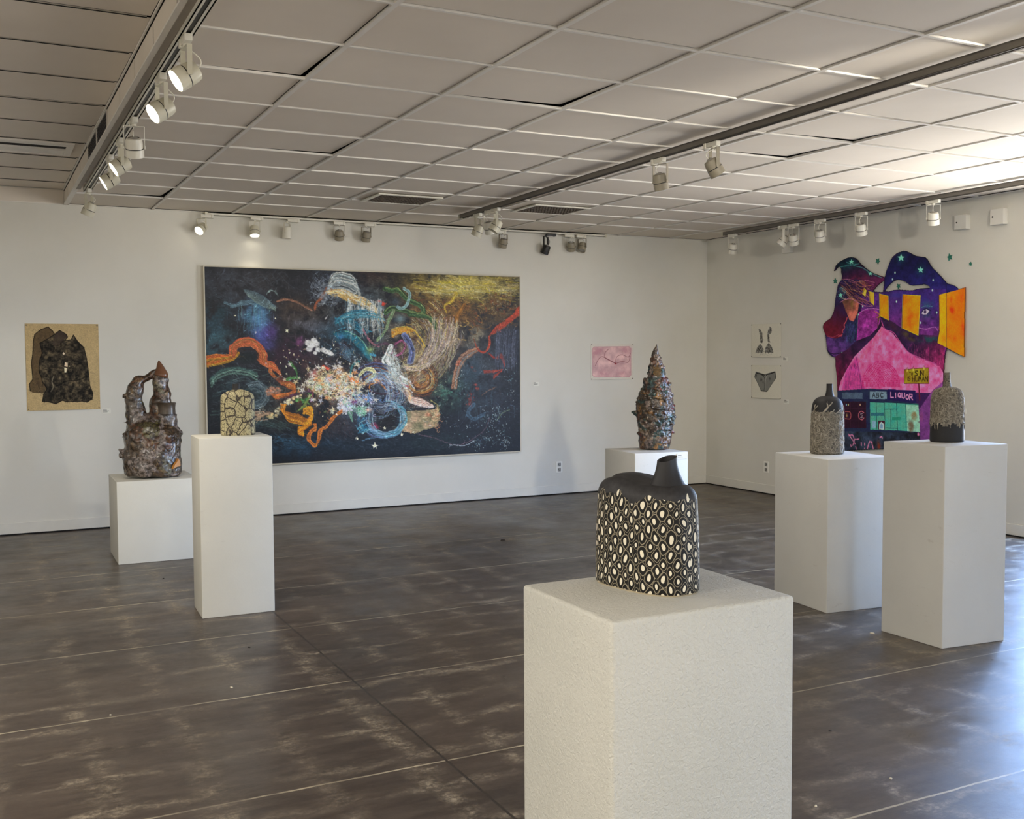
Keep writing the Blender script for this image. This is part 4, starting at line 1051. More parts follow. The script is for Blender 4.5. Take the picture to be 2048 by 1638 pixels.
# orange cloth, left
for k in range(9):
    o_ = k*7-28
    S([(42, 690+o_), (110, 678+o_), (170, 672+o_*.7), (215, 655+o_*.5), (240, 640)], 13, (170+R_.randint(-20, 30), 95+R_.randint(-15, 25), 36), .9)
    S([(205+o_*.3, 660), (205+o_*.8, 610), (245+o_*.3, 578+o_*.7), (305, 568+o_*.8), (350-o_*.4, 590+o_*.6), (385-o_*.8, 640), (388-o_*.8, 690), (440-o_*.3, 715+o_*.5), (480, 745+o_*.3), (505, 790)], 13, (168+R_.randint(-25, 25), 88+R_.randint(-12, 18), 48), .9)
B(295, 668, 62, 34, (16, 22, 26), 1, hard=3); S([(230, 640), (250, 620), (330, 620), (360, 650), (350, 690)], 4, (30, 20, 16), .8)
for k in range(6): S([(50, 730-k*5), (60, 700), (80, 680)], 5, (176, 104, 40), .7)
# dark water swirls below
for k in range(26):
    o_ = R_.uniform(-22, 40); S([(60+o_*.3, 820+o_), (110, 765+o_), (190, 738+o_*.9), (280, 745+o_*.9), (355, 775+o_)], R_.uniform(2, 6), R_.choice([(84, 128, 112), (40, 66, 62), (120, 160, 140), (30, 44, 46), (58, 92, 84)]), .5)
for k in range(24):
    r = 30+k*2.8; S([(340+r*math.cos(a), 900+r*.95*math.sin(a)) for a in np.linspace(-2.2, 1.9, 9)], R_.uniform(2, 5), R_.choice([(66, 84, 94), (104, 124, 132), (34, 46, 54), (140, 160, 164), (30, 40, 48)]), .6)
for k in range(22): S([(290+R_.uniform(-20, 60), 1060+R_.uniform(-20, 60)), (400, 1050+R_.uniform(-20, 60)), (500+R_.uniform(0, 120), 1070+R_.uniform(-20, 60))], 3, R_.choice([(48, 66, 64), (66, 88, 84), (30, 44, 50)]), .5)
for k in range(14): S([(440+R_.uniform(-10, 60), 1130+R_.uniform(0, 70)), (540, 1140+R_.uniform(0, 90)), (620+R_.uniform(0, 60), 1180+R_.uniform(0, 60))], 3, (40, 74, 96), .45)
# middle cloth, pink blossoms, cream flower spike
for k in range(9):
    o_ = k*8-30; S([(430, 745+o_*.4), (480, 800+o_*.3), (540, 830+o_*.7), (590, 855+o_*.5), (560, 895+o_*.3), (470, 905+o_*.4), (440, 890)], 8, (172+R_.randint(-30, 25), 98+R_.randint(-20, 15), 46), .85)
B(520, 800, 60, 22, (48, 26, 36), .8); B(560, 915, 50, 14, (56, 30, 40), .8)
for cx_, cy_ in ((445, 865), (480, 872), (430, 880)):
    for q in range(6): a = q*1.05; B(cx_+14*math.cos(a), cy_+14*math.sin(a), 10, 8, (200, 128, 96), .9)
for f in np.linspace(0, 1, 48):
    x = 425+f*200; y = 1035-f*140+10*math.sin(f*9)
    B(x+R_.uniform(-12, 12), y+R_.uniform(-14, 14), 9, 8, R_.choice([(232, 214, 158), (214, 184, 124), (240, 230, 190)]), .85, hard=1.6)
    if R_.random() < .3: B(x, y, 3, 3, (90, 60, 34), .8)
for k in range(20): S([(300+R_.uniform(-10, 120), 1020+R_.uniform(-20, 50)), (340+R_.uniform(0, 120), 1010+R_.uniform(-10, 50))], 6, (190, 152, 120), .6)
for cx_, cy_ in ((370, 985), (385, 975), (395, 995), (372, 1003)): S([(cx_+7*math.cos(a), cy_+7*math.sin(a)) for a in np.linspace(0, 5.5, 7)], 2, (214, 206, 180), .8)
# leaves and greens
for a_, b_ in (((560, 700), (605, 790)), ((610, 880), (690, 900)), ((640, 940), (720, 880)), ((600, 930), (680, 960)), ((540, 800), (620, 800))): S([a_, ((a_[0]+b_[0])/2+8, (a_[1]+b_[1])/2-10), b_], 22, (58, 104, 54), .9, w1=5, shade=.3)
for k in range(8): S([(600+k*8, 1000-k*4), (650+k*5, 950-k*6), (720, 860-k*4)], 4, (104, 132, 60), .7)
S([(690, 940), (700, 880), (710, 820), (690, 780)], 12, (110, 46, 70), .9); S([(560, 905), (640, 880), (700, 880)], 16, (60, 34, 56), .8); B(710, 775, 28, 24, (170, 44, 48), 1); B(705, 775, 34, 34, (230, 210, 190), .4)
# heaped bright flowers, centre
cent = [(242, 226, 176), (236, 208, 150), (220, 190, 130), (250, 240, 210), (206, 150, 100), (150, 160, 90), (200, 190, 150)]
for i in range(560):
    a = R_.uniform(0, 6.28); r = math.sqrt(R_.random()); x = 830+175*r*math.cos(a); y = 835+85*r*math.sin(a)+(x-830)*.05; d = R_.uniform(-1.2, .9); L = R_.uniform(8, 24)
    S([(x, y), (x+L*.5*math.cos(d)+R_.uniform(-5, 5), y+L*.5*math.sin(d)), (x+L*math.cos(d), y+L*math.sin(d))], R_.uniform(2, 5), R_.choice(cent), .85, streak=0)
for i in range(130):
    a = R_.uniform(0, 6.28); r = math.sqrt(R_.random()); x = 800+190*r*math.cos(a); y = 930+95*r*math.sin(a); S([(x, y), (x+R_.uniform(-18, 18), y+R_.uniform(-18, 18))], R_.uniform(2, 5), R_.choice([(92, 46, 32), (150, 90, 60), (90, 104, 60), (200, 180, 140), (60, 40, 40)]), .7, streak=0)
B(860, 745, 30, 20, (222, 160, 104), .9); B(800, 795, 24, 22, (206, 196, 214), .85); B(745, 850, 26, 20, (150, 190, 150), .9); B(800, 840, 26, 22, (110, 150, 140), .85); B(920, 870, 30, 26, (62, 66, 110), .95)
for k in range(5): S([(920+k*6, 790), (945+k*6, 820), (980, 800+k*4)], 8, (216, 112, 60), .8)
for i in range(90):     # small scattered lights among the flowers
    x = R_.gauss(700, 130); y = R_.gauss(720, 90); B(x, y, R_.uniform(2, 4.5), R_.uniform(2, 4.5), R_.choice([(240, 236, 214), (214, 170, 140), (150, 190, 214), (240, 220, 160)]), .9, hard=2)
for k in range(60): x = R_.uniform(760, 1000); y = R_.uniform(520, 760); S([(x, y), (x+R_.uniform(10, 30), y+R_.uniform(-10, 22))], R_.uniform(1.5, 4), R_.choice([(104, 134, 164), (70, 90, 116), (150, 170, 180), (60, 50, 60)]), .6)
# teal folds
for k in range(9): S([(840, 455-k*4), (900, 425+k*2), (960, 440+k*5), (1010, 490+k*3), (1060, 505)], 8, R_.choice([(26, 84, 108), (40, 110, 136), (18, 60, 80)]), .85)
for k in range(16):
    o_ = k*6; S([(830+o_*.5, 520+o_*.5), (900+o_*.2, 500+o_*.75), (975-o_*.1, 545+o_*.8), (1025-o_*.2, 610+o_*.6), (1065-o_*.2, 690+o_*.1)], 9, R_.choice([(22, 78, 96), (16, 56, 72), (34, 100, 120)]) if k < 12 else (22, 44, 58), .9)
S([(900, 500), (975, 535), (1030, 600), (1070, 690)], 6, (112, 180, 150), .9); S([(840, 500), (900, 478), (960, 490), (1000, 520)], 5, (70, 140, 170), .9)
for k in range(10): S([(860+k*3, 575+k*10), (900, 590+k*9), (930, 620+k*8)], 4, (110, 150, 184), .5)
S([(930, 780), (945, 720), (985, 690)], 14, (36, 100, 106), .9); B(870, 535, 22, 16, (50, 104, 160), .9)
for i in range(40): B(R_.gauss(985, 18), R_.gauss(700, 22), 2.5, 2.5, (230, 240, 238), .9, hard=2)
# orchids
for cx_, cy_, r in ((690, 585, 26), (668, 575, 22), (718, 580, 24), (705, 560, 20), (678, 612, 20), (732, 618, 16), (765, 620, 18), (780, 632, 16), (800, 636, 16), (812, 645, 14), (715, 640, 12)):
    B(cx_, cy_, r, r*.85, (236, 234, 230), 1, hard=3); B(cx_+r*.2, cy_, r*.45, r*.3, (176, 174, 188), .6)
    S([(cx_+r*.95*math.cos(a), cy_+r*.8*math.sin(a)) for a in np.linspace(0, 6.2, 10)], 2, (250, 250, 244), .8, streak=0)
for x, y in ((780, 730), (765, 722), (795, 735), (1125, 325), (1112, 318), (1136, 335), (1605, 700), (1612, 690), (1598, 712), (1712, 835), (1722, 858), (1690, 725), (1705, 750)): B(x, y, 14, 10, (206, 62, 46), 1, hard=2)
for i in range(30): B(R_.gauss(1680, 14), R_.gauss(930, 26), 5, 5, (150, 48, 42), .8)
# pale hair and mist, top centre
for k in range(24):
    o_ = k*7; S([(815-o_*.25, 190+o_*.5), (850+R_.uniform(-10, 10), 150+o_*.55), (910, 150+o_*.62), (960, 190+o_*.5), (992-k, 265+R_.uniform(-15, 10))], R_.uniform(2.5, 6), R_.choice([(140, 156, 162), (178, 188, 188), (104, 120, 128), (206, 212, 204), (40, 48, 54)]), .8)
for i in range(150): x = R_.gauss(740, 34); y = R_.gauss(230, 45); S([(x, y), (x+R_.uniform(-16, 16), y+R_.uniform(-16, 16)), (x+R_.uniform(-22, 22), y+R_.uniform(-22, 22))], R_.uniform(1.5, 4), R_.choice([(110, 122, 144), (150, 160, 176), (76, 86, 104), (170, 184, 196)]), .5)
for k in range(8): S([(790+k*5, 220+k*4), (770, 260+k*4), (735-k*2, 310+k*3), (712, 370-k*2)], 10, (132+R_.randint(-20, 20), 70, 44), .7)
for k in range(12): S([(800+k*3, 270+k*2), (860, 255+k*3), (930, 270+k*5), (1000, 290+k*5), (1060, 330+k*4), (1110+R_.uniform(-5, 25), 385+k*3), (1135, 430)], R_.uniform(3, 7), R_.choice([(238, 220, 150), (220, 180, 100), (242, 238, 214), (196, 150, 84)]), .8)
for i in range(110):
    x = R_.choice([R_.gauss(930, 20), R_.gauss(1040, 40), R_.gauss(1085, 30)]); y = R_.uniform(310, 400); L = R_.uniform(30, 170)
    S([(x, y), (x+R_.uniform(-8, 10), y+L*.4), (x+R_.uniform(-4, 12), y+L)], R_.uniform(1.2, 5), R_.choice([(206, 218, 222), (150, 176, 190), (238, 236, 220), (96, 130, 144), (220, 200, 150)]), .6, w1=1.2)
for i in range(70): x = R_.gauss(1050, 50); y = R_.gauss(390, 40); S([(x+8*math.cos(a), y+10*math.sin(a)) for a in np.linspace(R_.uniform(0, 3), 5, 5)], 2.2, R_.choice([(190, 200, 200), (60, 70, 78), (120, 150, 160)]), .7, streak=0)
for i in range(90): x = R_.gauss(830, 50); y = R_.gauss(340, 60); S([(x, y), (x+R_.uniform(-16, 16), y+R_.uniform(-10, 20))], 2, (120, 116, 108), .4, streak=0)
# sweeping fibres around the vortex
vc = [(196, 176, 110), (226, 208, 160), (110, 84, 56), (70, 50, 40), (160, 128, 84), (150, 160, 100), (214, 180, 96), (60, 56, 48), (128, 110, 104), (180, 160, 150)]
for i in range(420):
    r = R_.uniform(110, 390); a0 = R_.uniform(-.9, 1.1); sp = R_.uniform(.25, .8); cx_, cy_ = 1200, 560; e = .9
    pts = [(cx_+r*math.cos(a)*1.0, cy_+r*e*math.sin(a)) for a in np.linspace(a0, a0+sp, 5)]
    if pts[2][0] > 1620 and pts[2][1] > 640: continue
    S(pts, R_.uniform(2, 5), R_.choice(vc), .7, w1=1.5)
for i in range(240):     # curls of leaf and wood, upper right
    x = R_.uniform(1290, 1960); y = R_.gauss(380, 70) if x < 1750 else R_.gauss(330, 80)
    if y < 250: continue
    a = R_.uniform(-1.6, 1.6); r = R_.uniform(15, 55)
    S([(x+r*math.cos(q), y+r*.7*math.sin(q)) for q in np.linspace(a, a+R_.uniform(.8, 2.6), 5)], R_.uniform(2, 6), R_.choice([(70, 46, 24), (44, 30, 20), (150, 110, 50), (112, 76, 36), (186, 150, 76), (34, 26, 22), (120, 60, 34)]), .75)
for k in range(30): S([(1350+R_.uniform(-30, 200), 180+R_.uniform(-10, 100)), (1500+R_.uniform(-30, 200), 190+R_.uniform(-10, 90)), (1650+R_.uniform(-30, 250), 215+R_.uniform(-10, 60))], R_.uniform(4, 12), R_.choice([(196, 176, 84), (168, 152, 90), (206, 196, 140), (142, 118, 50), (190, 170, 40)]), .4)
S([(1590, 270), (1560, 320), (1520, 340), (1530, 390)], 26, (196, 160, 52), .9, w1=5, streak=.3); S([(1640, 340), (1600, 400), (1590, 440)], 26, (148, 92, 32), .8)
for i in range(160): x = R_.gauss(1880, 60); y = R_.gauss(300, 60); B(x, y, R_.uniform(2, 7), R_.uniform(2, 7), R_.choice([(30, 22, 18), (150, 136, 90), (80, 50, 30), (110, 40, 30), (190, 180, 150)]), .7)
for k in range(8): S([(1830+k*5, 260), (1900, 225+k*5), (1970, 205+k*7)], 5, (172, 160, 116), .6)
# serpentine green band and inner folds
g1 = [(1150, 238), (1185, 250), (1225, 245), (1260, 275), (1290, 310), (1345, 330), (1385, 365), (1380, 398), (1330, 395), (1270, 375), (1190, 358), (1150, 385)]
g2 = [(1300, 398), (1370, 405), (1430, 425), (1468, 480), (1478, 530), (1460, 590)]
for g in (g1, g2): S(g, 32, (46, 72, 44), 1, streak=.4); S([(x, y-10) for x, y in g], 4, (132, 150, 84), .9, streak=0); S([(x+2, y+9) for x, y in g], 3, (84, 110, 60), .7, streak=0)
S([(1265, 235), (1300, 270), (1285, 335), (1250, 360), (1225, 350)], 20, (128, 168, 168), .95, edge=(180, 206, 200)); B(1210, 320, 40, 30, (48, 62, 76), .7)
S([(1200, 380), (1170, 440), (1150, 500), (1100, 560)], 26, (118, 146, 104), .9, w1=14, edge=(176, 190, 130)); B(1240, 425, 36, 30, (112, 136, 140), .9)
for k in range(8): S([(1190, 490+k*7), (1240, 475+k*6), (1290, 478+k*5), (1330, 500)], 7, R_.choice([(226, 170, 62), (204, 130, 40), (236, 190, 90)]), .9)
S([(1280, 478), (1330, 500), (1375, 560), (1395, 600)], 10, (228, 178, 60), .95); S([(1300, 520), (1350, 560), (1390, 620)], 8, (206, 164, 90), .9); B(1330, 545, 24, 20, (54, 30, 24), .9)
S([(1268, 530), (1295, 570), (1315, 630), (1305, 690)], 42, (76, 86, 132), .95, streak=.4, edge=(140, 150, 176)); S([(1190, 640), (1205, 590), (1250, 560), (1272, 590), (1255, 635), (1200, 660)], 13, (142, 70, 104), 1, streak=.4)
S([(1010, 490), (1030, 530), (1060, 570), (1110, 600)], 12, (150, 90, 104), .9); S([(1080, 600), (1150, 580), (1220, 600)], 14, (66, 44, 58), .9)
B(1055, 620, 30, 26, (112, 140, 84), .8); S([(1060, 650), (1085, 655)], 16, (60, 140, 180), .9); B(1090, 700, 60, 26, (88, 58, 62), .8)
# white figure, pink drape
S([(1185, 600), (1165, 650), (1150, 690), (1185, 735), (1215, 785), (1280, 830), (1300, 860)], 36, (196, 210, 202), .95, streak=.35, w1=70); S([(1185, 600), (1165, 650), (1155, 690), (1195, 750)], 10, (238, 242, 238), .9)
for k in range(8): S([(1255+k*5, 870+k*6), (1300, 905+k*5), (1370, 925+k*6), (1440+k, 960+k*2)], 9, R_.choice([(226, 186, 164), (238, 208, 190), (196, 150, 132), (214, 190, 186)]), .9)
S([(1250, 870), (1290, 880), (1300, 920)], 30, (232, 176, 128), .8)
# blue coils and glass sphere
for k in range(34):
    r = 60+k*3.4; a0 = -2.4+R_.uniform(-.2, .2); S([(1090+r*math.cos(a), 880+r*1.05*math.sin(a)) for a in np.linspace(a0, a0+R_.uniform(1.4, 3.4), 9)], R_.uniform(2, 6), R_.choice([(70, 98, 158), (110, 136, 180), (38, 50, 84), (160, 182, 204), (120, 70, 40), (48, 34, 44)]), .7)
S([(1010, 780), (1030, 850), (1100, 890), (1190, 890), (1240, 870)], 12, (40, 24, 34), .9); S([(1050, 870), (1060, 830), (1120, 830), (1160, 870)], 9, (186, 112, 48), .8); S([(990, 775), (1030, 740), (1070, 745), (1080, 770), (1050, 800), (1020, 830)], 22, (190, 190, 130), .9, edge=(230, 228, 190))
B(1160, 1045, 75, 72, (22, 20, 22), .95, hard=3)
for k in range(12): r = 84+k*3; S([(1155+r*1.1*math.cos(a), 1050+r*math.sin(a)) for a in np.linspace(-1.2, 2.6, 10)], 3, R_.choice([(92, 130, 162), (140, 170, 190), (54, 80, 104)]), .7)
for k in range(16): S([(1000+R_.uniform(-15, 40), 1010+k*8), (990+R_.uniform(-20, 20), 1050+k*6), (1030+R_.uniform(-10, 50), 1110+R_.uniform(-10, 30))], 5, R_.choice([(44, 116, 150), (80, 160, 180), (30, 70, 100), (150, 200, 204)]), .7)
for q in range(26): a = q*.2417; S([(1080, 1098), (1080+30*math.cos(a), 1098+28*math.sin(a))], 4, (132, 44, 70), .9, w1=2)
S([(1040, 1140), (1110, 1160), (1180, 1150), (1240, 1100), (1265, 1040)], 9, (84, 100, 140), .8); S([(1010, 1180), (1080, 1165), (1150, 1165), (1200, 1150)], 8, (80, 120, 150), .7)
for cx_, cy_, rr_, c1 in ((903, 965, 48, (206, 210, 226)), (1000, 1000, 32, (96, 172, 132)), (1045, 920, 26, (70, 120, 190))):
    for q in range(14):
        a = q*.449; S([(cx_+rr_*.25*math.cos(a), cy_+rr_*.25*math.sin(a)), (cx_+rr_*math.cos(a+.15), cy_+rr_*math.sin(a+.15))], rr_*.30, c1, .85, streak=.3, edge=(244, 246, 246))
    B(cx_, cy_, rr_*.25, rr_*.25, (90, 96, 110), .8)
B(960, 945, 26, 22, (120, 60, 110), .8); B(1000, 930, 24, 16, (190, 226, 214), .8); S([(930, 1010), (945, 1060)], 30, (100, 150, 124), .9, w1=8); B(1045, 995, 24, 14, (234, 196, 170), .9)
for i in range(90): x = R_.gauss(1230, 60); y = R_.gauss(960, 60); S([(x, y), (x+R_.uniform(-18, 18), y+R_.uniform(-18, 18))], 3, R_.choice([(110, 150, 150), (70, 110, 120), (160, 190, 180), (40, 60, 70)]), .6)
# tan shell, right of the sphere
A.fill([(1290, 1000), (1370, 995), (1480, 985), (1492, 1040), (1460, 1100), (1400, 1112), (1330, 1140), (1225, 1120), (1240, 1070)], (138, 134, 96), .95, tex=.4, col2=(156, 128, 100))
for i in range(60): x = R_.gauss(1465, 18); y = R_.gauss(1035, 40); S([(x+8*math.cos(a), y+8*math.sin(a)) for a in np.linspace(0, 4, 4)], 3, R_.choice([(200, 140, 100), (110, 70, 50), (220, 190, 140)]), .8, streak=0)
B(1415, 1022, 18, 14, (190, 104, 76), .9)
# coiled brown rope
for k in range(22): r = 30+k*3.6; S([(1370+r*math.cos(a), 800+r*1.05*math.sin(a)) for a in np.linspace(R_.uniform(-2, 0), R_.uniform(1.5, 4), 9)], R_.uniform(3, 7), R_.choice([(126, 66, 34), (186, 132, 62), (70, 38, 26), (220, 190, 130), (150, 92, 44), (40, 26, 22)]), .8)
for k in range(8): S([(1260, 700+k*4), (1320, 730+k*3), (1400, 700+k*4), (1440, 640+k*5)], 5, R_.choice([(206, 190, 130), (60, 40, 30), (150, 110, 50)]), .8)
S([(1240, 790), (1255, 830), (1300, 850)], 8, (140, 50, 60), .9)
for i in range(140): x = R_.gauss(1480, 36); y = R_.gauss(850, 70); S([(x, y), (x+R_.uniform(-12, 12), y+R_.uniform(-14, 14))], 3, R_.choice([(50, 90, 80), (100, 144, 124), (30, 46, 44), (150, 170, 130)]), .6, streak=0)
S([(1430, 930), (1470, 960), (1480, 1000)], 7, (170, 160, 90), .8); S([(1500, 870), (1560, 880), (1500, 900)], 14, (60, 100, 84), .8)
# orange arc, red ribbons, dark curtain at right
for k in range(9): S([(1560+k*4, 860), (1575+k*4, 760), (1600+k*5, 680+k*2), (1650+k*3, 630+k*4), (1730, 600+k*3)], 5, R_.choice([(182, 116, 80), (122, 74, 50), (100, 124, 130), (210, 150, 110)]), .8)
B(1690, 770, 80, 110, (38, 52, 62), .85, tex=.6); S([(1590, 900), (1610, 780), (1660, 690), (1740, 660)], 6, (30, 44, 50), .8)
for k in range(10):
    o_ = k*4; S([(1985, 345+o_*1.4), (1940, 400+o_), (1890, 440+o_), (1830, 480+o_), (1800-o_*.2, 530), (1800-o_*.3, 590), (1765, 640-o_*.3), (1725, 620-o_*.3), (1706, 565)], 7, (160+R_.randint(-30, 26), 52+R_.randint(-12, 14), 36), .85, w1=3)
    S([(1790, 640), (1830+o_*.3, 670), (1870, 640+o_), (1890, 690+o_)], 6, (134+R_.randint(-20, 26), 44, 34), .75); S([(1760, 745+o_*.5), (1830, 745+o_*.4), (1880, 740), (1820, 780+o_*.6)], 3, (150, 50, 36), .7)
for k in range(60): x = R_.uniform(1840, 1985); S([(x, R_.uniform(490, 520)), (x-8, 620), (x-12, R_.uniform(680, 760))], R_.uniform(3, 6), R_.choice([(52, 56, 72), (36, 38, 50), (76, 80, 96)]), .5)
for k in range(60): x = R_.uniform(1600, 1960); y = R_.uniform(760, 1000); S([(x, y), (x+R_.uniform(-12, 12), y+R_.uniform(40, 100))], R_.uniform(3, 8), R_.choice([(44, 58, 70), (30, 36, 46), (60, 78, 90), (52, 44, 44)]), .4)
S([(1700, 960), (1660, 1010), (1700, 1050), (1760, 1020)], 26, (64, 88, 106), .6); S([(1750, 900), (1790, 870), (1840, 850)], 4, (130, 84, 60), .7)
for i in range(420):
    c_ = R_.choice([(1830, 1000, 36, 24), (1880, 1120, 22, 50), (1790, 1060, 24, 36), (1840, 1160, 26, 40), (1900, 1190, 14, 22), (1650, 1100, 50, 40), (1720, 1210, 26, 16), (1760, 1170, 40, 10), (1620, 790, 14, 50), (1930, 820, 24, 90)])
    B(R_.gauss(c_[0], c_[2]), R_.gauss(c_[1], c_[3]), R_.uniform(1.5, 4), R_.uniform(1.5, 4), R_.choice([(190, 214, 210), (120, 160, 160), (226, 236, 226), (84, 104, 124)]), .7, hard=2)
S([(1340, 1140), (1450, 1165), (1540, 1200), (1600, 1210), (1680, 1180), (1760, 1120), (1800, 1040)], 5, (96, 70, 80), .7); S([(1550, 1208), (1640, 1212), (1700, 1185)], 5, (190, 200, 206), .8)
S([(1840, 1060), (1880, 1010), (1920, 990)], 6, (130, 150, 110), .6)
# golden ribbon, lower left of centre
for k in range(9):
    o_ = k*7-28
    S([(520+o_*.4, 960), (510+o_*.5, 1000+o_*.4), (550, 1035+o_), (610, 1050+o_), (655, 1065+o_*.6), (690, 1030)], 7, R_.choice([(206, 122, 34), (160, 92, 34), (226, 150, 50)]), .9)
    S([(690, 1040+o_*.6), (665+o_*.5, 1090), (610, 1120+o_*.6), (640, 1140+o_*.5)], 7, R_.choice([(216, 136, 34), (176, 96, 30)]), .9)
    S([(640, 1000+o_*.5), (690, 1000+o_), (695, 1040+o_*.5), (650, 1080)], 7, R_.choice([(226, 150, 40), (190, 110, 34)]), .85)
    S([(700, 1080), (720, 1100+o_*.5), (680+o_*.4, 1140), (675+o_*.4, 1180), (715, 1215-o_*.3), (735+o_*.3, 1180), (745+o_*.4, 1120), (790, 1090+o_*.4), (825+o_*.4, 1040), (880, 1000+o_*.3)], 5, R_.choice([(196, 106, 44), (150, 78, 36), (222, 132, 50)]), .9)
S([(450, 1180), (540, 1140), (600, 1200)], 3, (60, 92, 120), .5)
for k in range(30): x = R_.uniform(760, 960); S([(x, R_.uniform(1050, 1120)), (x+R_.uniform(-20, 60), R_.uniform(1120, 1180))], 3, (52, 40, 44), .5)
# second layer over the middle: pale filaments, coils, torn cloth and bright petals
def arc(cx_, cy_, rx, ry, a, b, n=8, j=0): return [(cx_+(rx+R_.uniform(-j, j))*math.cos(q), cy_+(ry+R_.uniform(-j, j))*math.sin(q)) for q in np.linspace(a, b, n)]
for k in range(46):    # hair
    o_ = R_.uniform(0, 150); S([(800-o_*.15, 200+o_*.6), (835+R_.uniform(-12, 12), 140+o_*.5), (900, 135+o_*.55), (960, 170+o_*.5), (1000-k*.4, 270+R_.uniform(-25, 30))], R_.uniform(3, 9), R_.choice([(150, 166, 170), (196, 204, 200), (96, 112, 120), (34, 40, 46), (222, 224, 212)]), .75, w1=2)
for k in range(70):
    x = R_.uniform(690, 860); y = R_.uniform(190, 330); S([(x, y), (x+R_.uniform(-30, 20), y+R_.uniform(-20, 20)), (x+R_.uniform(-40, 30), y+R_.uniform(-30, 30))], R_.uniform(3, 8), R_.choice([(110, 124, 140), (160, 172, 184), (70, 78, 92)]), .5)
for k in range(26): S([(790+R_.uniform(-10, 20), 262+R_.uniform(-6, 10)), (860, 250+R_.uniform(-8, 20)), (940, 275+R_.uniform(-8, 30)), (1010, 300+R_.uniform(-8, 40)), (1075, 345+R_.uniform(-8, 40)), (1130+R_.uniform(-20, 20), 420+R_.uniform(-20, 40))], R_.uniform(4, 10), R_.choice([(240, 226, 170), (246, 240, 216), (216, 176, 96), (190, 150, 90), (210, 214, 206)]), .7, w1=3)
for k in range(60):
    x = R_.choice([R_.gauss(925, 14), R_.gauss(1000, 16), R_.gauss(1070, 16), R_.gauss(1110, 14)]); y = R_.uniform(300, 380); L = R_.uniform(60, 230)
    S([(x, y), (x+R_.uniform(-14, 14), y+L*.35), (x+R_.uniform(-10, 18), y+L*.7), (x+R_.uniform(-6, 14), y+L)], R_.uniform(4, 12), R_.choice([(206, 218, 222), (130, 160, 176), (240, 238, 222), (80, 118, 136)]), .6, w1=1.5)
for k in range(36): S(arc(1000, 440, R_.uniform(40, 150), R_.uniform(20, 70), R_.uniform(2.6, 4), R_.uniform(5, 6.6)), R_.uniform(5, 11), R_.choice([(28, 92, 118), (54, 132, 158), (18, 58, 78), (90, 160, 180)]), .6, w1=2)
for k in range(60):    # pale strands sweeping down the right of the vortex
    o_ = R_.uniform(-60, 110); S([(1500+o_, 440+R_.uniform(-40, 60)), (1480+o_*.9, 560), (1430+o_*.7, 650+R_.uniform(-20, 20)), (1340+o_*.5, 720+R_.uniform(-10, 30)), (1260+o_*.3, 720)], R_.uniform(3, 8), R_.choice([(206, 186, 150), (232, 216, 184), (160, 130, 104), (96, 74, 60), (188, 164, 162), (214, 190, 110)]), .65, w1=2)
for k in range(50): x = R_.uniform(1420, 1640); S([(x, R_.uniform(450, 560)), (x-R_.uniform(10, 40), R_.uniform(580, 640)), (x-R_.uniform(40, 110), R_.uniform(680, 780))], R_.uniform(3, 7), R_.choice([(176, 150, 124), (220, 200, 170), (110, 84, 70), (150, 140, 150)]), .6, w1=1.5)
for k in range(60): S(arc(1120, 900, R_.uniform(40, 170), R_.uniform(40, 150), R_.uniform(-3, 0), R_.uniform(.2, 2.6), 9, 4), R_.uniform(3, 8), R_.choice([(76, 106, 164), (130, 156, 196), (186, 202, 216), (40, 54, 92), (60, 40, 40), (104, 150, 160)]), .5, w1=2)
for k in range(26): S(arc(1155, 1045, R_.uniform(86, 130), R_.uniform(84, 116), R_.uniform(-1.6, .4), R_.uniform(1.2, 3.6), 9, 3), R_.uniform(3, 7), R_.choice([(104, 144, 176), (160, 190, 204), (50, 92, 124), (70, 150, 160)]), .6)
for k in range(170):   # petals and blossoms
    x = R_.gauss(850, 110); y = R_.gauss(850, 60); rr_ = R_.uniform(8, 18); c_ = R_.choice([(246, 234, 196), (240, 214, 160), (232, 196, 190), (206, 216, 190), (200, 206, 226), (232, 150, 96), (250, 246, 230)])
    for q in range(5): a = q*1.257+k; S([(x, y), (x+rr_*math.cos(a), y+rr_*.9*math.sin(a))], rr_*.55, c_, .8, streak=.25, w1=rr_*.3)
    B(x, y, 3, 3, (120, 84, 40), .8)
for k in range(60): x = R_.gauss(980, 60); y = R_.gauss(950, 40); S(arc(x, y, R_.uniform(6, 18), R_.uniform(6, 16), R_.uniform(0, 3), R_.uniform(4, 6), 5), R_.uniform(3, 6), R_.choice([(150, 200, 190), (220, 230, 236), (90, 130, 190), (120, 170, 140), (200, 190, 220)]), .75, streak=0)
for k in range(50): S([(1190+R_.uniform(-30, 30), 600+R_.uniform(0, 200)), (1200+R_.uniform(-40, 60), 680+R_.uniform(0, 160)), (1260+R_.uniform(-40, 60), 800+R_.uniform(0, 70))], R_.uniform(3, 8), R_.choice([(214, 224, 216), (160, 180, 180), (244, 246, 240), (110, 130, 134)]), .5, w1=2)
for k in range(80): x = R_.uniform(60, 480); y = R_.uniform(740, 1080); S([(x, y), (x+R_.uniform(30, 70), y-R_.uniform(0, 22)), (x+R_.uniform(70, 130), y+R_.uniform(-20, 20))], R_.uniform(3, 8), R_.choice([(50, 76, 76), (84, 116, 108), (30, 42, 48), (104, 122, 126)]), .38, w1=1.5)
for k in range(90): x = R_.uniform(1300, 1960); y = R_.uniform(160, 300); S([(x, y), (x+R_.uniform(20, 70), y+R_.uniform(-12, 16)), (x+R_.uniform(70, 130), y+R_.uniform(-14, 26))], R_.uniform(5, 14), R_.choice([(204, 186, 100), (176, 158, 84), (214, 206, 150), (150, 126, 58), (198, 182, 44)]), .38, w1=3)
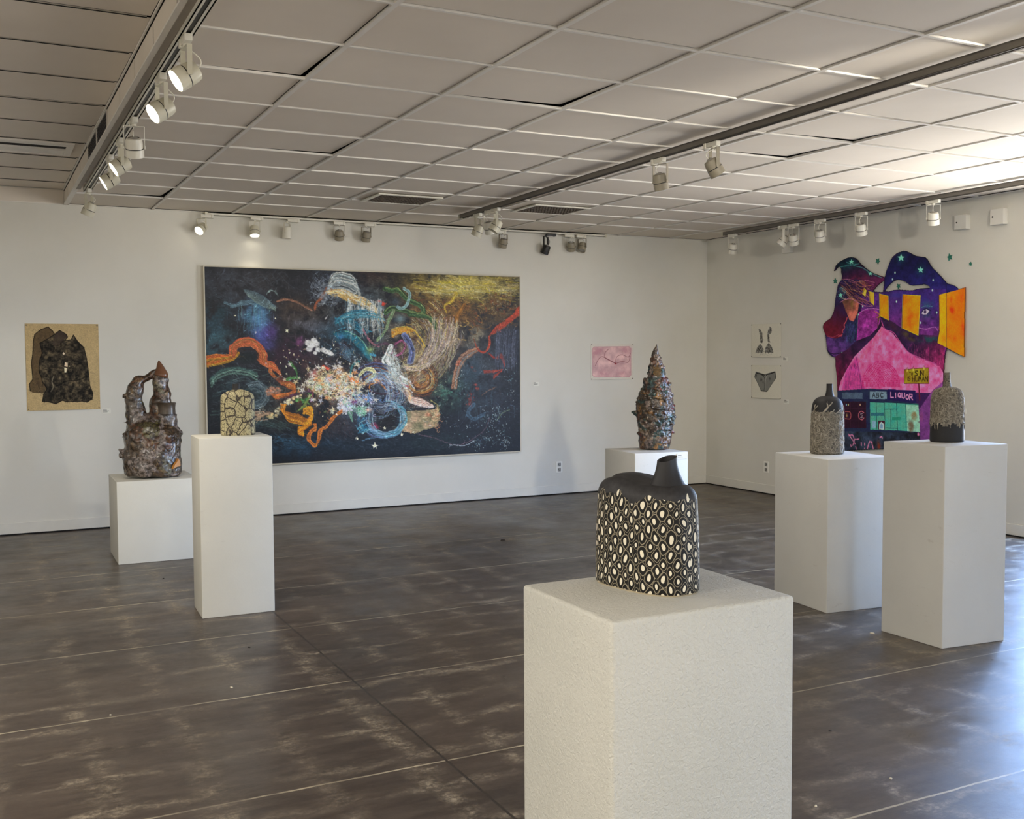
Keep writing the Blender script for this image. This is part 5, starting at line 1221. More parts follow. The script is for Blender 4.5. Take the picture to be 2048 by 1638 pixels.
# thousands of short bristle marks that pick up the paint below and follow the swirl
nzf = fbm((A.ny, A.nx), 60, 91, 3)
for i in range(4200):
    x = R_.uniform(45, 1980); y = R_.uniform(110, 1270); i_, j_ = [int(q_) for q_ in A.xy((x, y))]
    if not (2 <= i_ < A.nx-2 and 2 <= j_ < A.ny-2): continue
    c = A.c[j_, i_]*255; lum = c.mean(); dx, dy = x-1180, y-620; rr_ = math.hypot(dx, dy)
    wv = math.exp(-(rr_/620)**2); a = math.atan2(dx*wv+(1-wv)*20, -dy*wv+(1-wv)*180)-math.pi/2*0 if wv > .25 else (nzf[j_, i_]-.5)*5
    if wv > .25: a = math.atan2(dy, dx)+math.pi/2+(nzf[j_, i_]-.5)*2.6
    g = R_.choice([.5, .7, 1.3, 1.6, 2.0]); c2 = np.clip(c*g+(R_.uniform(0, 16) if g > 1 else 0), 4, 250); L = R_.uniform(8, 34); b2 = a+R_.uniform(-.6, .6)
    S([(x, y), (x+L*.5*math.cos(a), y+L*.5*math.sin(a)), (x+L*.5*(math.cos(a)+math.cos(b2)), y+L*.5*(math.sin(a)+math.sin(b2)))], R_.uniform(1.5, 5), c2, .6, w1=1, streak=0)
for i in range(620):
    x = R_.gauss(1180, 210); y = R_.gauss(760, 190)
    if not (820 < x < 1560 and 420 < y < 1120): continue
    a = math.atan2(y-640, x-1180)+math.pi/2+R_.uniform(-.7, .7); L = R_.uniform(14, 46); b2 = a+R_.uniform(.2, 1.1); bright = R_.random() < .6
    i_, j_ = [int(q_) for q_ in A.xy((x, y))]; c = A.c[j_, i_]*255
    c2 = (c*.45+np.array(R_.choice([(236, 226, 196), (206, 214, 220), (226, 190, 120), (180, 196, 170), (200, 150, 130)]))*.55) if bright else c*.25
    S([(x, y), (x+L*.5*math.cos(a), y+L*.5*math.sin(a)), (x+L*.5*(math.cos(a)+math.cos(b2)), y+L*.5*(math.sin(a)+math.sin(b2)))], R_.uniform(1.8, 3.6), c2, .85, w1=1, streak=0)
# little stars
for x, y, r in ((540, 500, 14), (218, 407, 7), (465, 425, 7), (347, 513, 7), (1085, 1215, 22), (1252, 1143, 12), (975, 1170, 12), (1145, 1105, 10), (500, 698, 7), (534, 722, 7), (556, 638, 6), (580, 645, 6), (497, 770, 6), (537, 770, 8), (828, 590, 9), (762, 1030, 6), (845, 1022, 8), (1322, 1130, 8), (1280, 1085, 10), (1310, 1105, 6)):
    A.star((x, y), r, (246, 240, 206))
A.warp(1.6, 9, 4); A.grain(.30, 2.2, 1.6, 8); A.grain(.12, 14, 1.5, 21)
A.c = np.clip(A.c, 0, 1)**0.84; _m = A.c.mean(-1, keepdims=True); A.c = np.clip(_m+(A.c-_m)*1.08, 0, 1)
t = thing('large_painting', 'very large dark abstract painting of swirling ribbons, flowers and stars on the left wall', 'painting', (0, D, 0))
o = A.mesh('canvas', 'back', 0.050, M_OIL, t, gain=1.06); o.location = (0, -D, 0)
M_FRM = plain('pale_wood_frame', rgb(206, 198, 178), 0.5, var=0.05)
MB().box(px0+0.002, px1-0.002, -0.0488, -0.004, pz0+0.002, pz1-0.002).build('stretcher', plain('painting_edge', rgb(24, 22, 22), 0.7), t)
fw = 0.011
fm = MB().box(px0-fw-.002, px0-.002, -0.052, 0, pz0-fw, pz1+fw).box(px1+.002, px1+fw+.002, -0.052, 0, pz0-fw, pz1+fw).box(px0-.002, px1+.002, -0.052, 0, pz0-fw-.002, pz0-.002).box(px0-.002, px1+.002, -0.052, 0, pz1+.002, pz1+fw+.002)
fm.build('frame', M_FRM, t)

# ---- the cut-out on the right wall
m1 = lambda x, y: rw(1630+x/6.4, 490+y/6.4)
ys_, zs_ = [], []
OUT = [(235, 335), (250, 295), (268, 250), (305, 215), (350, 190), (390, 170), (430, 155), (480, 155), (520, 168), (550, 195), (575, 230), (640, 290), (700, 335), (760, 368), (830, 390), (888, 412), (895, 385), (905, 340), (925, 290), (945, 240), (965, 190), (990, 150), (1025, 115), (1070, 90), (1130, 73), (1170, 78), (1200, 92), (1290, 138), (1350, 148), (1405, 155), (1430, 175), (1455, 215), (1475, 255), (1510, 300), (1560, 350), (1610, 400), (1650, 450), (1685, 490), (1750, 505), (1800, 530), (1835, 562),
       (1925, 535), (1915, 900), (1912, 1440), (1800, 1390), (1680, 1328), (1665, 1400), (1655, 1500), (1645, 1650), (1640, 1800), (1640, 2100), (1635, 2560), (1000, 2610), (290, 2640), (285, 2000), (275, 1700), (258, 1560), (255, 1445), (200, 1425), (165, 1385), (148, 1340), (143, 1280), (135, 1210), (128, 1150), (105, 1090), (95, 1055), (105, 1005), (150, 965), (190, 940), (215, 900), (235, 850), (248, 780), (252, 720), (262, 650), (275, 580), (288, 510), (305, 480), (335, 445), (342, 400), (330, 350), (330, 310), (318, 280), (295, 282), (272, 310), (255, 332)]
HOLE1 = [(740, 592), (770, 550), (810, 510), (850, 480), (882, 460), (875, 530), (866, 600), (800, 598)]
HOLE2 = [(890, 592), (920, 545), (960, 500), (1010, 460), (1060, 446), (1110, 455), (1160, 478), (1210, 515), (1270, 520), (1340, 512), (1400, 505), (1440, 520), (1470, 543), (1420, 548), (1360, 552), (1300, 562), (1240, 580), (1160, 575), (1080, 570), (1000, 575), (940, 592)]
yy_ = [m1(*p) for p in OUT]
a0 = max(p[0] for p in yy_)+.01; a1 = min(p[0] for p in yy_)-.01; z0 = min(p[1] for p in yy_)-.01; z1 = max(p[1] for p in yy_)+.01
C = Art(a0, a1, z0, z1, 0.0036, m1, (60, 30, 84), 6); C.setunit((1000, 1200))
C.unit *= 1.0
CS = C.stroke; CB = lambda x, y, rx, ry, col, al=1.0, **k: C.blob((x, y), rx, ry, col, al, **k)
R_ = random.Random(5)
C.fill([(230, 100), (900, 100), (900, 700), (200, 760)], (44, 26, 58), 1, tex=.3, col2=(92, 34, 74), grad=((500, 330), (560, 560)))
C.fill([(230, 140), (620, 140), (900, 400), (300, 420)], (14, 22, 48), 1, tex=.4, col2=(60, 26, 60), grad=((400, 200), (470, 430)))
CB(440, 250, 150, 70, (24, 84, 84), .7, tex=1); CB(700, 350, 110, 34, (30, 70, 84), .7, ang=.5, tex=1); CB(560, 420, 200, 40, (120, 36, 70), .6, tex=1)
C.fill([(885, 420), (950, 200), (1130, 60), (1420, 150), (1700, 480), (1850, 570), (1680, 640), (880, 600)], (24, 24, 66), 1, tex=.25, col2=(38, 34, 104), grad=((1200, 120), (1200, 560)))
CB(1000, 560, 150, 40, (70, 36, 96), .7); CB(1550, 560, 160, 40, (56, 44, 130), .7)
C.fill([(560, 580), (1680, 560), (1680, 1400), (560, 1400)], (64, 40, 116), 1, tex=.4, col2=(112, 44, 120), grad=((1100, 600), (1000, 1150)))
CB(1400, 720, 260, 100, (56, 44, 130), .8, tex=.8); CB(1010, 760, 120, 130, (84, 50, 130), .8, tex=.8); CB(1050, 640, 160, 40, (60, 60, 150), .6)
C.fill([(90, 440), (600, 440), (560, 1430), (90, 1430)], (40, 30, 72), 1, tex=.4)
for p in ([(350, 440), (440, 440), (520, 470), (640, 455), (760, 480)], [(400, 220), (520, 270), (600, 290), (700, 350), (850, 420)], [(330, 280), (450, 260), (560, 240)]): CS(p, 9, (176, 104, 130) if p[0][1] > 400 else (84, 160, 160), .8)
# tangle of roots
for i in range(120):
    x = R_.uniform(300, 620); y = R_.uniform(450, 700); L = R_.uniform(60, 190); a = R_.uniform(.2, .9)
    CS([(x, y), (x+L*.5*math.cos(a)+R_.uniform(-14, 14), y+L*.5*math.sin(a)+R_.uniform(-14, 14)), (min(760, x+L*math.cos(a)), min(790, y+L*math.sin(a)))], R_.uniform(3, 10), R_.choice([(196, 122, 80), (120, 64, 60), (224, 170, 120), (70, 28, 54), (150, 84, 110), (46, 20, 44)]), .7)
for i in range(70): x = R_.uniform(290, 400); y = R_.uniform(540, 700); CS([(x, y), (x+R_.uniform(-40, 40), y+R_.uniform(-40, 40))], 5, R_.choice([(66, 140, 150), (30, 64, 84), (110, 180, 180)]), .5)
for i in range(80): x = R_.gauss(680, 60); y = R_.gauss(560, 50); CB(x, y, 8, 6, R_.choice([(176, 80, 140), (90, 30, 84), (130, 50, 110)]), .7)
# brow, nose, lips seen in profile at left
C.fill([(350, 720), (440, 690), (540, 710), (560, 760), (540, 880), (490, 980), (440, 960), (400, 860), (350, 780)], (110, 72, 60), 1, tex=.3, col2=(206, 110, 96), grad=((400, 720), (480, 960)))
CS([(320, 735), (380, 700), (460, 690), (550, 740), (640, 780), (740, 780)], 9, (196, 120, 150), .9); CB(470, 760, 26, 60, (120, 120, 40), .5)
C.fill([(350, 730), (400, 870), (410, 960), (370, 1050), (340, 1170), (260, 1200), (150, 1170), (95, 1070), (110, 1000), (200, 940), (250, 800)], (104, 22, 46), 1, tex=.25, col2=(50, 24, 64), grad=((240, 1080), (320, 800)))
CS([(410, 930), (395, 980), (370, 1020), (380, 1060), (350, 1100), (360, 1140), (300, 1170)], 16, (206, 84, 96), .8); CS([(160, 1170), (230, 1180), (300, 1150), (340, 1180)], 8, (190, 70, 100), .7)
C.fill([(420, 970), (490, 990), (560, 900), (550, 1180), (400, 1390), (240, 1430), (150, 1330), (130, 1170), (250, 1200), (340, 1180), (380, 1060)], (38, 40, 84), 1, tex=.5, col2=(90, 50, 120), grad=((420, 1000), (260, 1380)))
for i in range(90): x = R_.uniform(400, 540); y = R_.uniform(960, 1240); CS([(x, y), (x+R_.uniform(-16, 6), y+R_.uniform(30, 80))], R_.uniform(4, 9), R_.choice([(44, 96, 110), (26, 52, 72), (70, 80, 140)]), .55)
CS([(545, 890), (540, 1000), (530, 1230), (470, 1300), (390, 1380)], 8, (120, 160, 150), .8); CS([(150, 1370), (240, 1395), (350, 1380)], 10, (20, 14, 34), .9); CB(343, 1382, 12, 14, (120, 220, 130), 1, hard=2)
# purple shoulder
C.fill([(560, 860), (640, 830), (760, 820), (830, 880), (830, 1000), (760, 1120), (640, 1200), (530, 1240), (545, 1000)], (132, 40, 128), 1, tex=.35, col2=(168, 60, 160))
for i in range(120): x = R_.uniform(560, 800); y = R_.uniform(860, 1160); CS([(x, y), (x+26, y-6)], 4, R_.choice([(96, 28, 104), (190, 90, 180), (150, 50, 150)]), .5)
CS([(580, 860), (660, 820), (760, 815), (830, 830)], 9, (196, 120, 190), .9)
# ridges and the great pink dome
C.fill([(830, 900), (950, 960), (1110, 1060), (1320, 1150), (1570, 1150), (1660, 1300), (1650, 1850), (1300, 1600), (1100, 1300), (900, 1100), (850, 950)], (52, 30, 70), 1, tex=.4, col2=(150, 40, 96), grad=((1300, 1200), (1560, 1560)))
CB(1450, 1210, 160, 40, (30, 84, 84), .8, tex=1); CB(1200, 1170, 100, 40, (96, 84, 44), .8, ang=.4, tex=1); CB(1000, 1040, 100, 40, (70, 40, 60), .8, ang=.6)
C.fill([(255, 1430), (420, 1330), (520, 1230), (700, 1160), (800, 1060), (840, 960), (880, 1050), (700, 1260), (520, 1420), (420, 1560), (350, 1750), (300, 2000), (280, 1800)], (50, 26, 64), 1, tex=.4, col2=(112, 20, 56), grad=((500, 1300), (300, 1850)))
C.fill([(300, 1850), (330, 1740), (400, 1600), (500, 1430), (640, 1290), (760, 1170), (850, 1040), (900, 1080), (990, 1130), (1080, 1240), (1180, 1360), (1300, 1440), (1450, 1490), (1600, 1560), (1640, 1640), (1640, 1800), (1620, 1900), (300, 1860)], (232, 84, 156), 1, tex=.16, col2=(246, 130, 180))
C.fill([(1350, 1150), (1570, 1160), (1570, 1060), (1350, 1080)], (120, 50, 130), .7, tex=.5)
for i in range(420): x = R_.uniform(420, 1600); y = R_.uniform(1150, 1840); \
    CB(x, y, 5, 9, R_.choice([(250, 160, 196), (214, 50, 130), (240, 100, 160)]), .45 if y > 1180+abs(x-880)*.55 else 0)
for i in range(90): x = R_.uniform(500, 860); y = 1500-(x-500)*1.15+R_.uniform(0, 40); CS([(x, y), (x+R_.uniform(-8, 8), y+R_.uniform(20, 60))], 5, (236, 90, 130), .5)
CS([(850, 980), (900, 1080), (1000, 1120), (1080, 1230), (1190, 1370), (1330, 1440), (1560, 1530)], 10, (222, 84, 160), .9); CS([(860, 1010), (840, 1100), (760, 1180)], 12, (240, 90, 120), .7)
for i in range(150): x = R_.uniform(1150, 1650); y = R_.uniform(1240, 1420)+(x-1150)*.22; CS([(x, y), (x+R_.uniform(-6, 6), y+R_.uniform(24, 60))], 4, R_.choice([(200, 60, 130), (120, 36, 90), (222, 96, 150)]), .5)
C.fill([(540, 1430), (580, 1640), (640, 1850), (420, 1850), (340, 1850), (400, 1600)], (196, 60, 150), .7, tex=.3)
for i in range(60): x = R_.uniform(380, 590); y = R_.uniform(1500, 1820); CS([(x, y), (x, y+R_.uniform(20, 50))], 6, (120, 34, 112), .6)
CS([(525, 1430), (560, 1620), (600, 1850)], 7, (90, 24, 80), .9)
for r in range(30, 250, 17):      # dashed rings
    n_ = max(6, int(r/5.6))
    for k in range(n_+1):
        a = math.pi+math.pi*k/n_; x = 840+r*1.02*math.cos(a); y = 1805+r*1.32*math.sin(a); CB(x, y, 8, 10, (196, 16, 104), 1, hard=1.5)
CB(850, 1790, 36, 30, (240, 60, 130), .8)
CS([(640, 1640), (700, 1530), (830, 1480), (950, 1520), (1040, 1620)], 12, (214, 36, 130), .35)
# black/gold ridge under the second orange window
CS([(830, 890), (810, 960), (800, 1060)], 30, (92, 76, 30), .9, w1=10); CS([(760, 850), (830, 900), (790, 930)], 10, (190, 130, 40), .9); CS([(830, 920), (900, 970), (960, 970)], 8, (24, 14, 24), .9)
# the eye
CB(1430, 760, 90, 46, (52, 96, 124), .8, tex=.8); CB(1420, 900, 90, 60, (40, 84, 96), .5); C.fill([(1362, 880), (1390, 835), (1425, 822), (1462, 845), (1430, 885), (1390, 892)], (206, 196, 214)); CB(1406, 856, 22, 24, (72, 50, 96), 1, hard=3); CB(1406, 856, 9, 9, (14, 10, 20), 1, hard=3); CS([(1355, 870), (1390, 828), (1430, 815), (1480, 840)], 8, (16, 20, 44), .9); CS([(1362, 800), (1420, 780), (1500, 790)], 10, (90, 150, 150), .6)
CS([(1320, 1060), (1420, 1075), (1530, 1050), (1570, 1100)], 9, (200, 130, 200), .8)
# orange windows floating back
def pane(p, c1=(250, 176, 24), c2=(244, 120, 16)):
    C.fill(p, c1, 1, tex=.12, col2=c2, cell=26); C.stroke_raw(p+[p[0]], 7, (250, 206, 40)); C.stroke_raw([(x+4, y+4) for x, y in [p[-1], p[0]]], 6, (40, 14, 30))
pane([(820, 625), (935, 655), (938, 960), (828, 905)]); pane([(1122, 635), (1346, 650), (1318, 1158), (1110, 1060)]); pane([(688, 595), (752, 612), (752, 768), (700, 720)], (250, 196, 70), (240, 170, 50)); pane([(628, 552), (655, 585), (640, 655), (606, 625)], (250, 200, 90), (240, 180, 60))
C.fill([(1585, 640), (1835, 572), (1925, 535), (1918, 1440), (1560, 1250), (1585, 1150)], (250, 160, 14), 1, tex=.15, col2=(244, 104, 16), cell=36)
C.fill([(1585, 640), (1680, 610), (1680, 1310), (1562, 1250), (1590, 1100)], (246, 178, 22), .8, tex=.12)
CB(1750, 830, 36, 50, (214, 40, 20), .8, tex=1); CB(1890, 1100, 30, 90, (216, 40, 20), .7, tex=1); CB(1880, 650, 40, 60, (232, 80, 20), .8, tex=1); CB(1220, 960, 54, 90, (240, 90, 20), .7, tex=1); CB(1760, 1200, 70, 40, (232, 90, 20), .7, tex=1); CB(1740, 700, 20, 40, (220, 60, 20), .6); CB(1650, 1200, 40, 60, (220, 120, 20), .6)
C.stroke_raw([(1680, 500), (1680, 1325)], 5, (30, 20, 60)); C.stroke_raw([(888, 412), (885, 600)], 5, (20, 10, 34)); C.stroke_raw([(1585, 640), (1590, 1100), (1562, 1250)], 9, (70, 30, 40))
for x, y, r, g in ((1100, 165, 50, 80), (1350, 318, 42, 70), (465, 215, 36, 50), (706, 365, 30, 36), (325, 640, 34, 40)): CB(x, y, g, g, (22, 92, 92), .55); C.star((x, y), r, (130, 216, 190))
for x, y in ((1040, 725), (1500, 580), (1556, 866), (1510, 450), (1350, 995), (1022, 355), (990, 440), (555, 890), (608, 785)): CB(x, y, 12, 16, (190, 240, 216), 1, hard=2)
# ---- the shop front, lettered as in the picture (offset 1344 to the lower view)
q = lambda x, y: (x, y+1344)
C.fill([q(270, 520), q(700, 495), q(1280, 520), q(1300, 700), q(1340, 1060), q(1000, 1060), q(280, 1060)], (44, 58, 92), 1, tex=.25, col2=(30, 34, 70))
C.fill([q(930, 500), q(1285, 525), q(1290, 680), q(930, 640)], (36, 24, 84), 1, tex=.2)
C.fill([q(345, 545), q(608, 545), q(608, 625), q(345, 625)], (84, 104, 128), .9, tex=.25)
C.fill([q(300, 660), q(650, 660), q(655, 1000), q(300, 1000)], (44, 18, 40), 1, tex=.3)
for x in (380, 450, 560, 640): C.stroke_raw([q(x, 665), q(x, 995)], 5, (84, 44, 66))
C.stroke_raw([q(380, 745), q(650, 745)], 5, (84, 44, 66))
for x, c in ((400, (150, 206, 224)), (425, (224, 220, 150)), (576, (240, 200, 150))): CB(x, 702+1344, 11, 15, c, 1, hard=2)
CS([q(385, 790), q(450, 800), q(450, 880), q(385, 880)], 8, (222, 110, 110), .9, streak=0); CB(405, 840+1344, 16, 26, (216, 190, 110), .8)
CS([q(625, 805), q(590, 785), q(558, 815), q(560, 870), q(600, 895), q(625, 870)], 9, (226, 120, 136), 1, streak=0); CS([q(610, 815), q(580, 820), q(605, 845), q(580, 865), q(612, 868)], 6, (206, 196, 206), .9, streak=0)
C.fill([q(700, 530), q(915, 535), q(915, 628), q(700, 628)], (120, 146, 164), 1, tex=.2)
C.fill([q(702, 670), q(1320, 690), q(1345, 1050), q(1050, 1030), q(705, 1020)], (104, 196, 166), 1, tex=.25, col2=(56, 152, 140))
C.fill([q(1165, 700), q(1320, 710), q(1345, 1050), q(1180, 1040)], (160, 210, 184), .8, tex=.25)
for p in ([q(782, 672), q(790, 1015)], [q(885, 678), q(893, 900)], [q(1040, 682), q(1055, 1030)], [q(1160, 690), q(1165, 1000)], [q(893, 760), q(1045, 760)], [q(968, 765), q(970, 1000)], [q(905, 1000), q(1050, 1005)], [q(705, 665), q(1040, 672), q(1320, 700)]): C.stroke_raw(p, 8, (24, 56, 70))
C.fill([q(712, 805), q(880, 805), q(880, 845), q(712, 845)], (44, 104, 124), .9); C.fill([q(985, 860), q(1100, 860), q(1090, 900), q(985, 900)], (36, 140, 112), .8)
C.fill([q(725, 905), q(775, 905), q(775, 995), q(725, 995)], (140, 176, 204), .9); C.fill([q(805, 905), q(892, 905), q(892, 1020), q(805, 1020)], (70, 26, 50), 1); C.fill([q(818, 1018), q(818, 950), q(845, 918), q(882, 950), q(882, 1018)], (196, 222, 232), 1); C.fill([q(832, 1010), q(832, 960), q(848, 940), q(868, 960), q(868, 1010)], (126, 170, 200), 1)
CB(1265, 850+1344, 44, 60, (150, 130, 90), .9, tex=1, hard=2); CB(1225, 980+1344, 44, 80, (112, 96, 76), .9, tex=1, hard=2); CB(1360, 860+1344, 30, 70, (226, 100, 30), 1, hard=2); CB(1350, 925+1344, 34, 10, (60, 20, 30), .9)
C.fill([q(1330, 760), q(1500, 520), q(1640, 400), q(1640, 1200), q(1345, 1200)], (128, 66, 140), .9, tex=.3)
C.fill([q(270, 1040), q(1345, 1060), q(1345, 1310), q(270, 1310)], (30, 34, 44), 1, tex=.4, col2=(50, 62, 84), cell=20)
for pts in ([(430, 1100), (480, 1090), (500, 1160), (480, 1220)], [(480, 1150), (560, 1140)], [(670, 1260), (690, 1190), (720, 1180), (745, 1270)], [(430, 1080), (470, 1140), (510, 1200)], [(690, 1190), (700, 1170), (730, 1180)], [(520, 1240), (525, 1270)], [(590, 1190), (592, 1220)], [(632, 1195), (634, 1220)], [(632, 1260), (634, 1272)], [(670, 1285), (672, 1298)], [(455, 1215), (460, 1235)], [(830, 1120), (850, 1110), (860, 1130)]): CS([q(*p) for p in pts], 16, (226, 130, 170), .95)
CB(815, 1215+1344, 30, 60, (132, 50, 30), .9, tex=.6); CB(1320, 1080+1344, 18, 24, (232, 130, 180), .9, hard=2)
for k in range(30): x = R_.uniform(420, 1300); CS([q(x, R_.uniform(1080, 1200)), q(x+R_.uniform(-30, 30), R_.uniform(1080, 1240))], 6, R_.choice([(16, 16, 22), (60, 74, 96)]), .6)
# the sign
C.fill([q(1140, 250), q(1452, 228), q(1455, 430), q(1140, 430)], (150, 104, 26), 1, tex=.3, col2=(150, 140, 34), cell=30); C.stroke_raw([q(1140, 250), q(1452, 228), q(1455, 430), q(1140, 430), q(1140, 250)], 7, (96, 50, 24)); C.stroke_raw([q(1325, 432), q(1338, 640)], 22, (100, 24, 50))
for x, y in ((1178, 262), (1255, 252), (1392, 238)): CB(x, y+1344, 14, 20, (236, 220, 110), .95); CS([q(x-12, y-12), q(x, y-36), q(x+12, y-14)], 5, (90, 40, 40), .9, streak=0)
GL = {'A': [[(0, 1), (.5, 0), (1, 1)], [(.2, .62), (.8, .62)]], 'B': [[(0, 0), (0, 1), (.8, .95), (.9, .72), (.7, .5), (0, .48)], [(.7, .5), (.8, .25), (.6, .02), (0, 0)]], 'C': [[(1, .1), (.4, 0), (0, .5), (.4, 1), (1, .9)]],
      'L': [[(0, 0), (0, 1), (.9, 1)]], 'I': [[(.5, 0), (.5, 1)]], 'Q': [[(.5, 0), (0, .25), (0, .8), (.5, 1), (1, .8), (1, .25), (.5, 0)], [(.7, .7), (1.05, 1.05)]], 'U': [[(0, 0), (0, .8), (.5, 1), (1, .8), (1, 0)]], 'O': [[(.5, 0), (0, .25), (0, .8), (.5, 1), (1, .8), (1, .25), (.5, 0)]], 'R': [[(0, 1), (0, 0), (.8, .05), (.8, .45), (0, .5)], [(.35, .5), (1, 1)]],
      'T': [[(0, 0), (1, 0)], [(.5, 0), (.5, 1)]], 'S': [[(1, .05), (.3, 0), (.1, .3), (.9, .6), (.8, .95), (0, .95)]], 'N': [[(0, 1), (0, 0), (1, 1), (1, 0)]], 'H': [[(0, 0), (0, 1)], [(1, 0), (1, 1)], [(0, .5), (1, .5)]], 'M': [[(0, 1), (.1, 0), (.5, .6), (.9, 0), (1, 1)]], '2': [[(0, .2), (.4, 0), (.9, .2), (0, 1), (1, 1)]]}
def word(tx, x, y, h, wd, gap, lw, col, slope=0, grow=0):
    for ch in tx:
        if ch != ' ':
            for s_ in GL[ch]: C.stroke_raw([q(x+a*wd, y+b_*h) for a, b_ in s_], lw, col)
        x += (wd+gap)*(0.55 if ch in 'I ' else 1); y += slope; h += grow
word('ABC', 733, 550, 58, 36, 14, 11, (26, 30, 44)); [word(c_, x_, y_, h_, w__, 0, 14, (250, 150, 196)) for c_, x_, y_, h_, w__ in (('L', 968, 542, 66, 38), ('I', 1012, 552, 58, 36), ('Q', 1062, 550, 56, 30), ('U', 1110, 552, 66, 34), ('O', 1164, 572, 60, 30), ('R', 1208, 566, 72, 40))]
word('T', 1205, 288, 40, 18, 6, 7, (60, 30, 14)); word('O', 1232, 288, 40, 16, 6, 7, (60, 30, 14)); word('SIN', 1275, 268, 62, 36, 12, 11, (44, 24, 14)); word('IS', 1172, 345, 46, 28, 8, 9, (60, 30, 14)); word('HUMAN', 1245, 340, 62, 30, 11, 10, (50, 30, 14))
C.grain(.12, 2.4, 1, 4); C.c = np.clip(C.c*1.0, 0, 1)
keep = C.mask(OUT) & ~C.mask(HOLE1) & ~C.mask(HOLE2)
# darker hand-painted edge line
ed = keep.copy()
for k in range(2): ed = ed & np.roll(ed, 1, 0) & np.roll(ed, -1, 0) & np.roll(ed, 1, 1) & np.roll(ed, -1, 1)
C.c[keep & ~ed] *= 0.45
t = thing('cutout_painting', 'large shaped cut-out painting in pink, purple and orange of a head over a liquor shop', 'painting', (RX, 0, 0))
o = C.mesh('painted_panel', 'right', 0.028, M_CUT, t, keep=keep, gain=1.2); o.location = (-RX, 0, 0)
sd = o.modifiers.new('thickness', 'SOLIDIFY'); sd.thickness = 0.008; sd.offset = 1 if False else -1
M_BATT = plain('white_backing', rgb(214, 210, 198), 0.6)
bz = [m1(400, 1500), m1(1560, 2500)]
MB().box(-0.024, -0.004, min(bz[0][0], bz[1][0]), max(bz[0][0], bz[1][0]), bz[1][1], bz[0][1]).build('backing_block', M_BATT, t)
ST = [(235, 460, 32, 'green paper star low at the left of the shaped cut-out'), (780, 205, 36, 'green paper star above the gap between the two dark peaks of the cut-out'), (1700, 155, 44, 'largest green paper star, upper right of the cut-out'), (1965, 240, 24, 'smallest green paper star, farthest right of the cut-out'), (1045, 528, 34, 'green paper star inside the white gap of the cut-out')]
M_STAR = plain('green_star_paint', rgb(40, 116, 98), 0.6, var=0.25, vscale=60)
for i, (x, y, r, lab) in enumerate(ST):
    pts = []
    for k in range(10):
        rr_ = r*(1 if k % 2 == 0 else .45); a = k*math.pi/5+i*.5; p = m1(x+rr_*.8*math.sin(a), y-rr_*math.cos(a)*1.1); pts.append((p[0], p[1]))
    cy_ = sum(p[0] for p in pts)/10; cz_ = sum(p[1] for p in pts)/10
    mb = MB().poly([(p[0]-cy_, p[1]-cz_) for p in pts], -0.010, 0.0, axis='x')
    o = mb.build('wall_star', M_STAR); o.location = (RX, cy_, cz_); tag(o, lab, 'star')

# ---- prints pinned to the walls
def sheet_art(name, label, wall, tw, corners, bg, res, draw, sag=0.006, pins=((0, 0), (1, 0), (0, 1), (1, 1))):
    P = [tw(*c) for c in corners]
    a0 = (P[0][0]+P[3][0])/2; a1 = (P[1][0]+P[2][0])/2; z1 = (P[0][1]+P[1][1])/2; z0 = (P[2][1]+P[3][1])/2
    S_ = Art(a0, a1, z0, z1, res, tw, bg, 11); S_.setunit(((corners[0][0]+corners[1][0])/2, (corners[0][1]+corners[2][1])/2)); draw(S_)
    t = thing(name, label, 'print', (RX, 0, 0) if wall == 'right' else (0, D, 0))
    o = S_.mesh('paper', wall, 0.004, M_PAPER, t, bulge=lambda u, v: sag*(1-(2*u-1)**2)*np.clip(1.15-v, 0, 1)**2*2.2)
    o.location = (-RX, 0, 0) if wall == 'right' else (0, -D, 0)
    sdm = o.modifiers.new('thickness', 'SOLIDIFY'); sdm.thickness = 0.0008
    for u, v in pins:
        a = a0+(a1-a0)*(0.018+0.964*u); z = z0+(z1-z0)*(0.018+0.964*(1-v))
        loc = (a, -0.004-0.001, z) if wall == 'back' else (-0.005, a, z)
        MB().lathe([(0.0055, 0.0), (0.005, 0.003), (0.002, 0.005)], 10, axis=(0, -1, 0) if wall == 'back' else (-1, 0, 0), org=loc).build('pin', M_PIN, t)
    return t
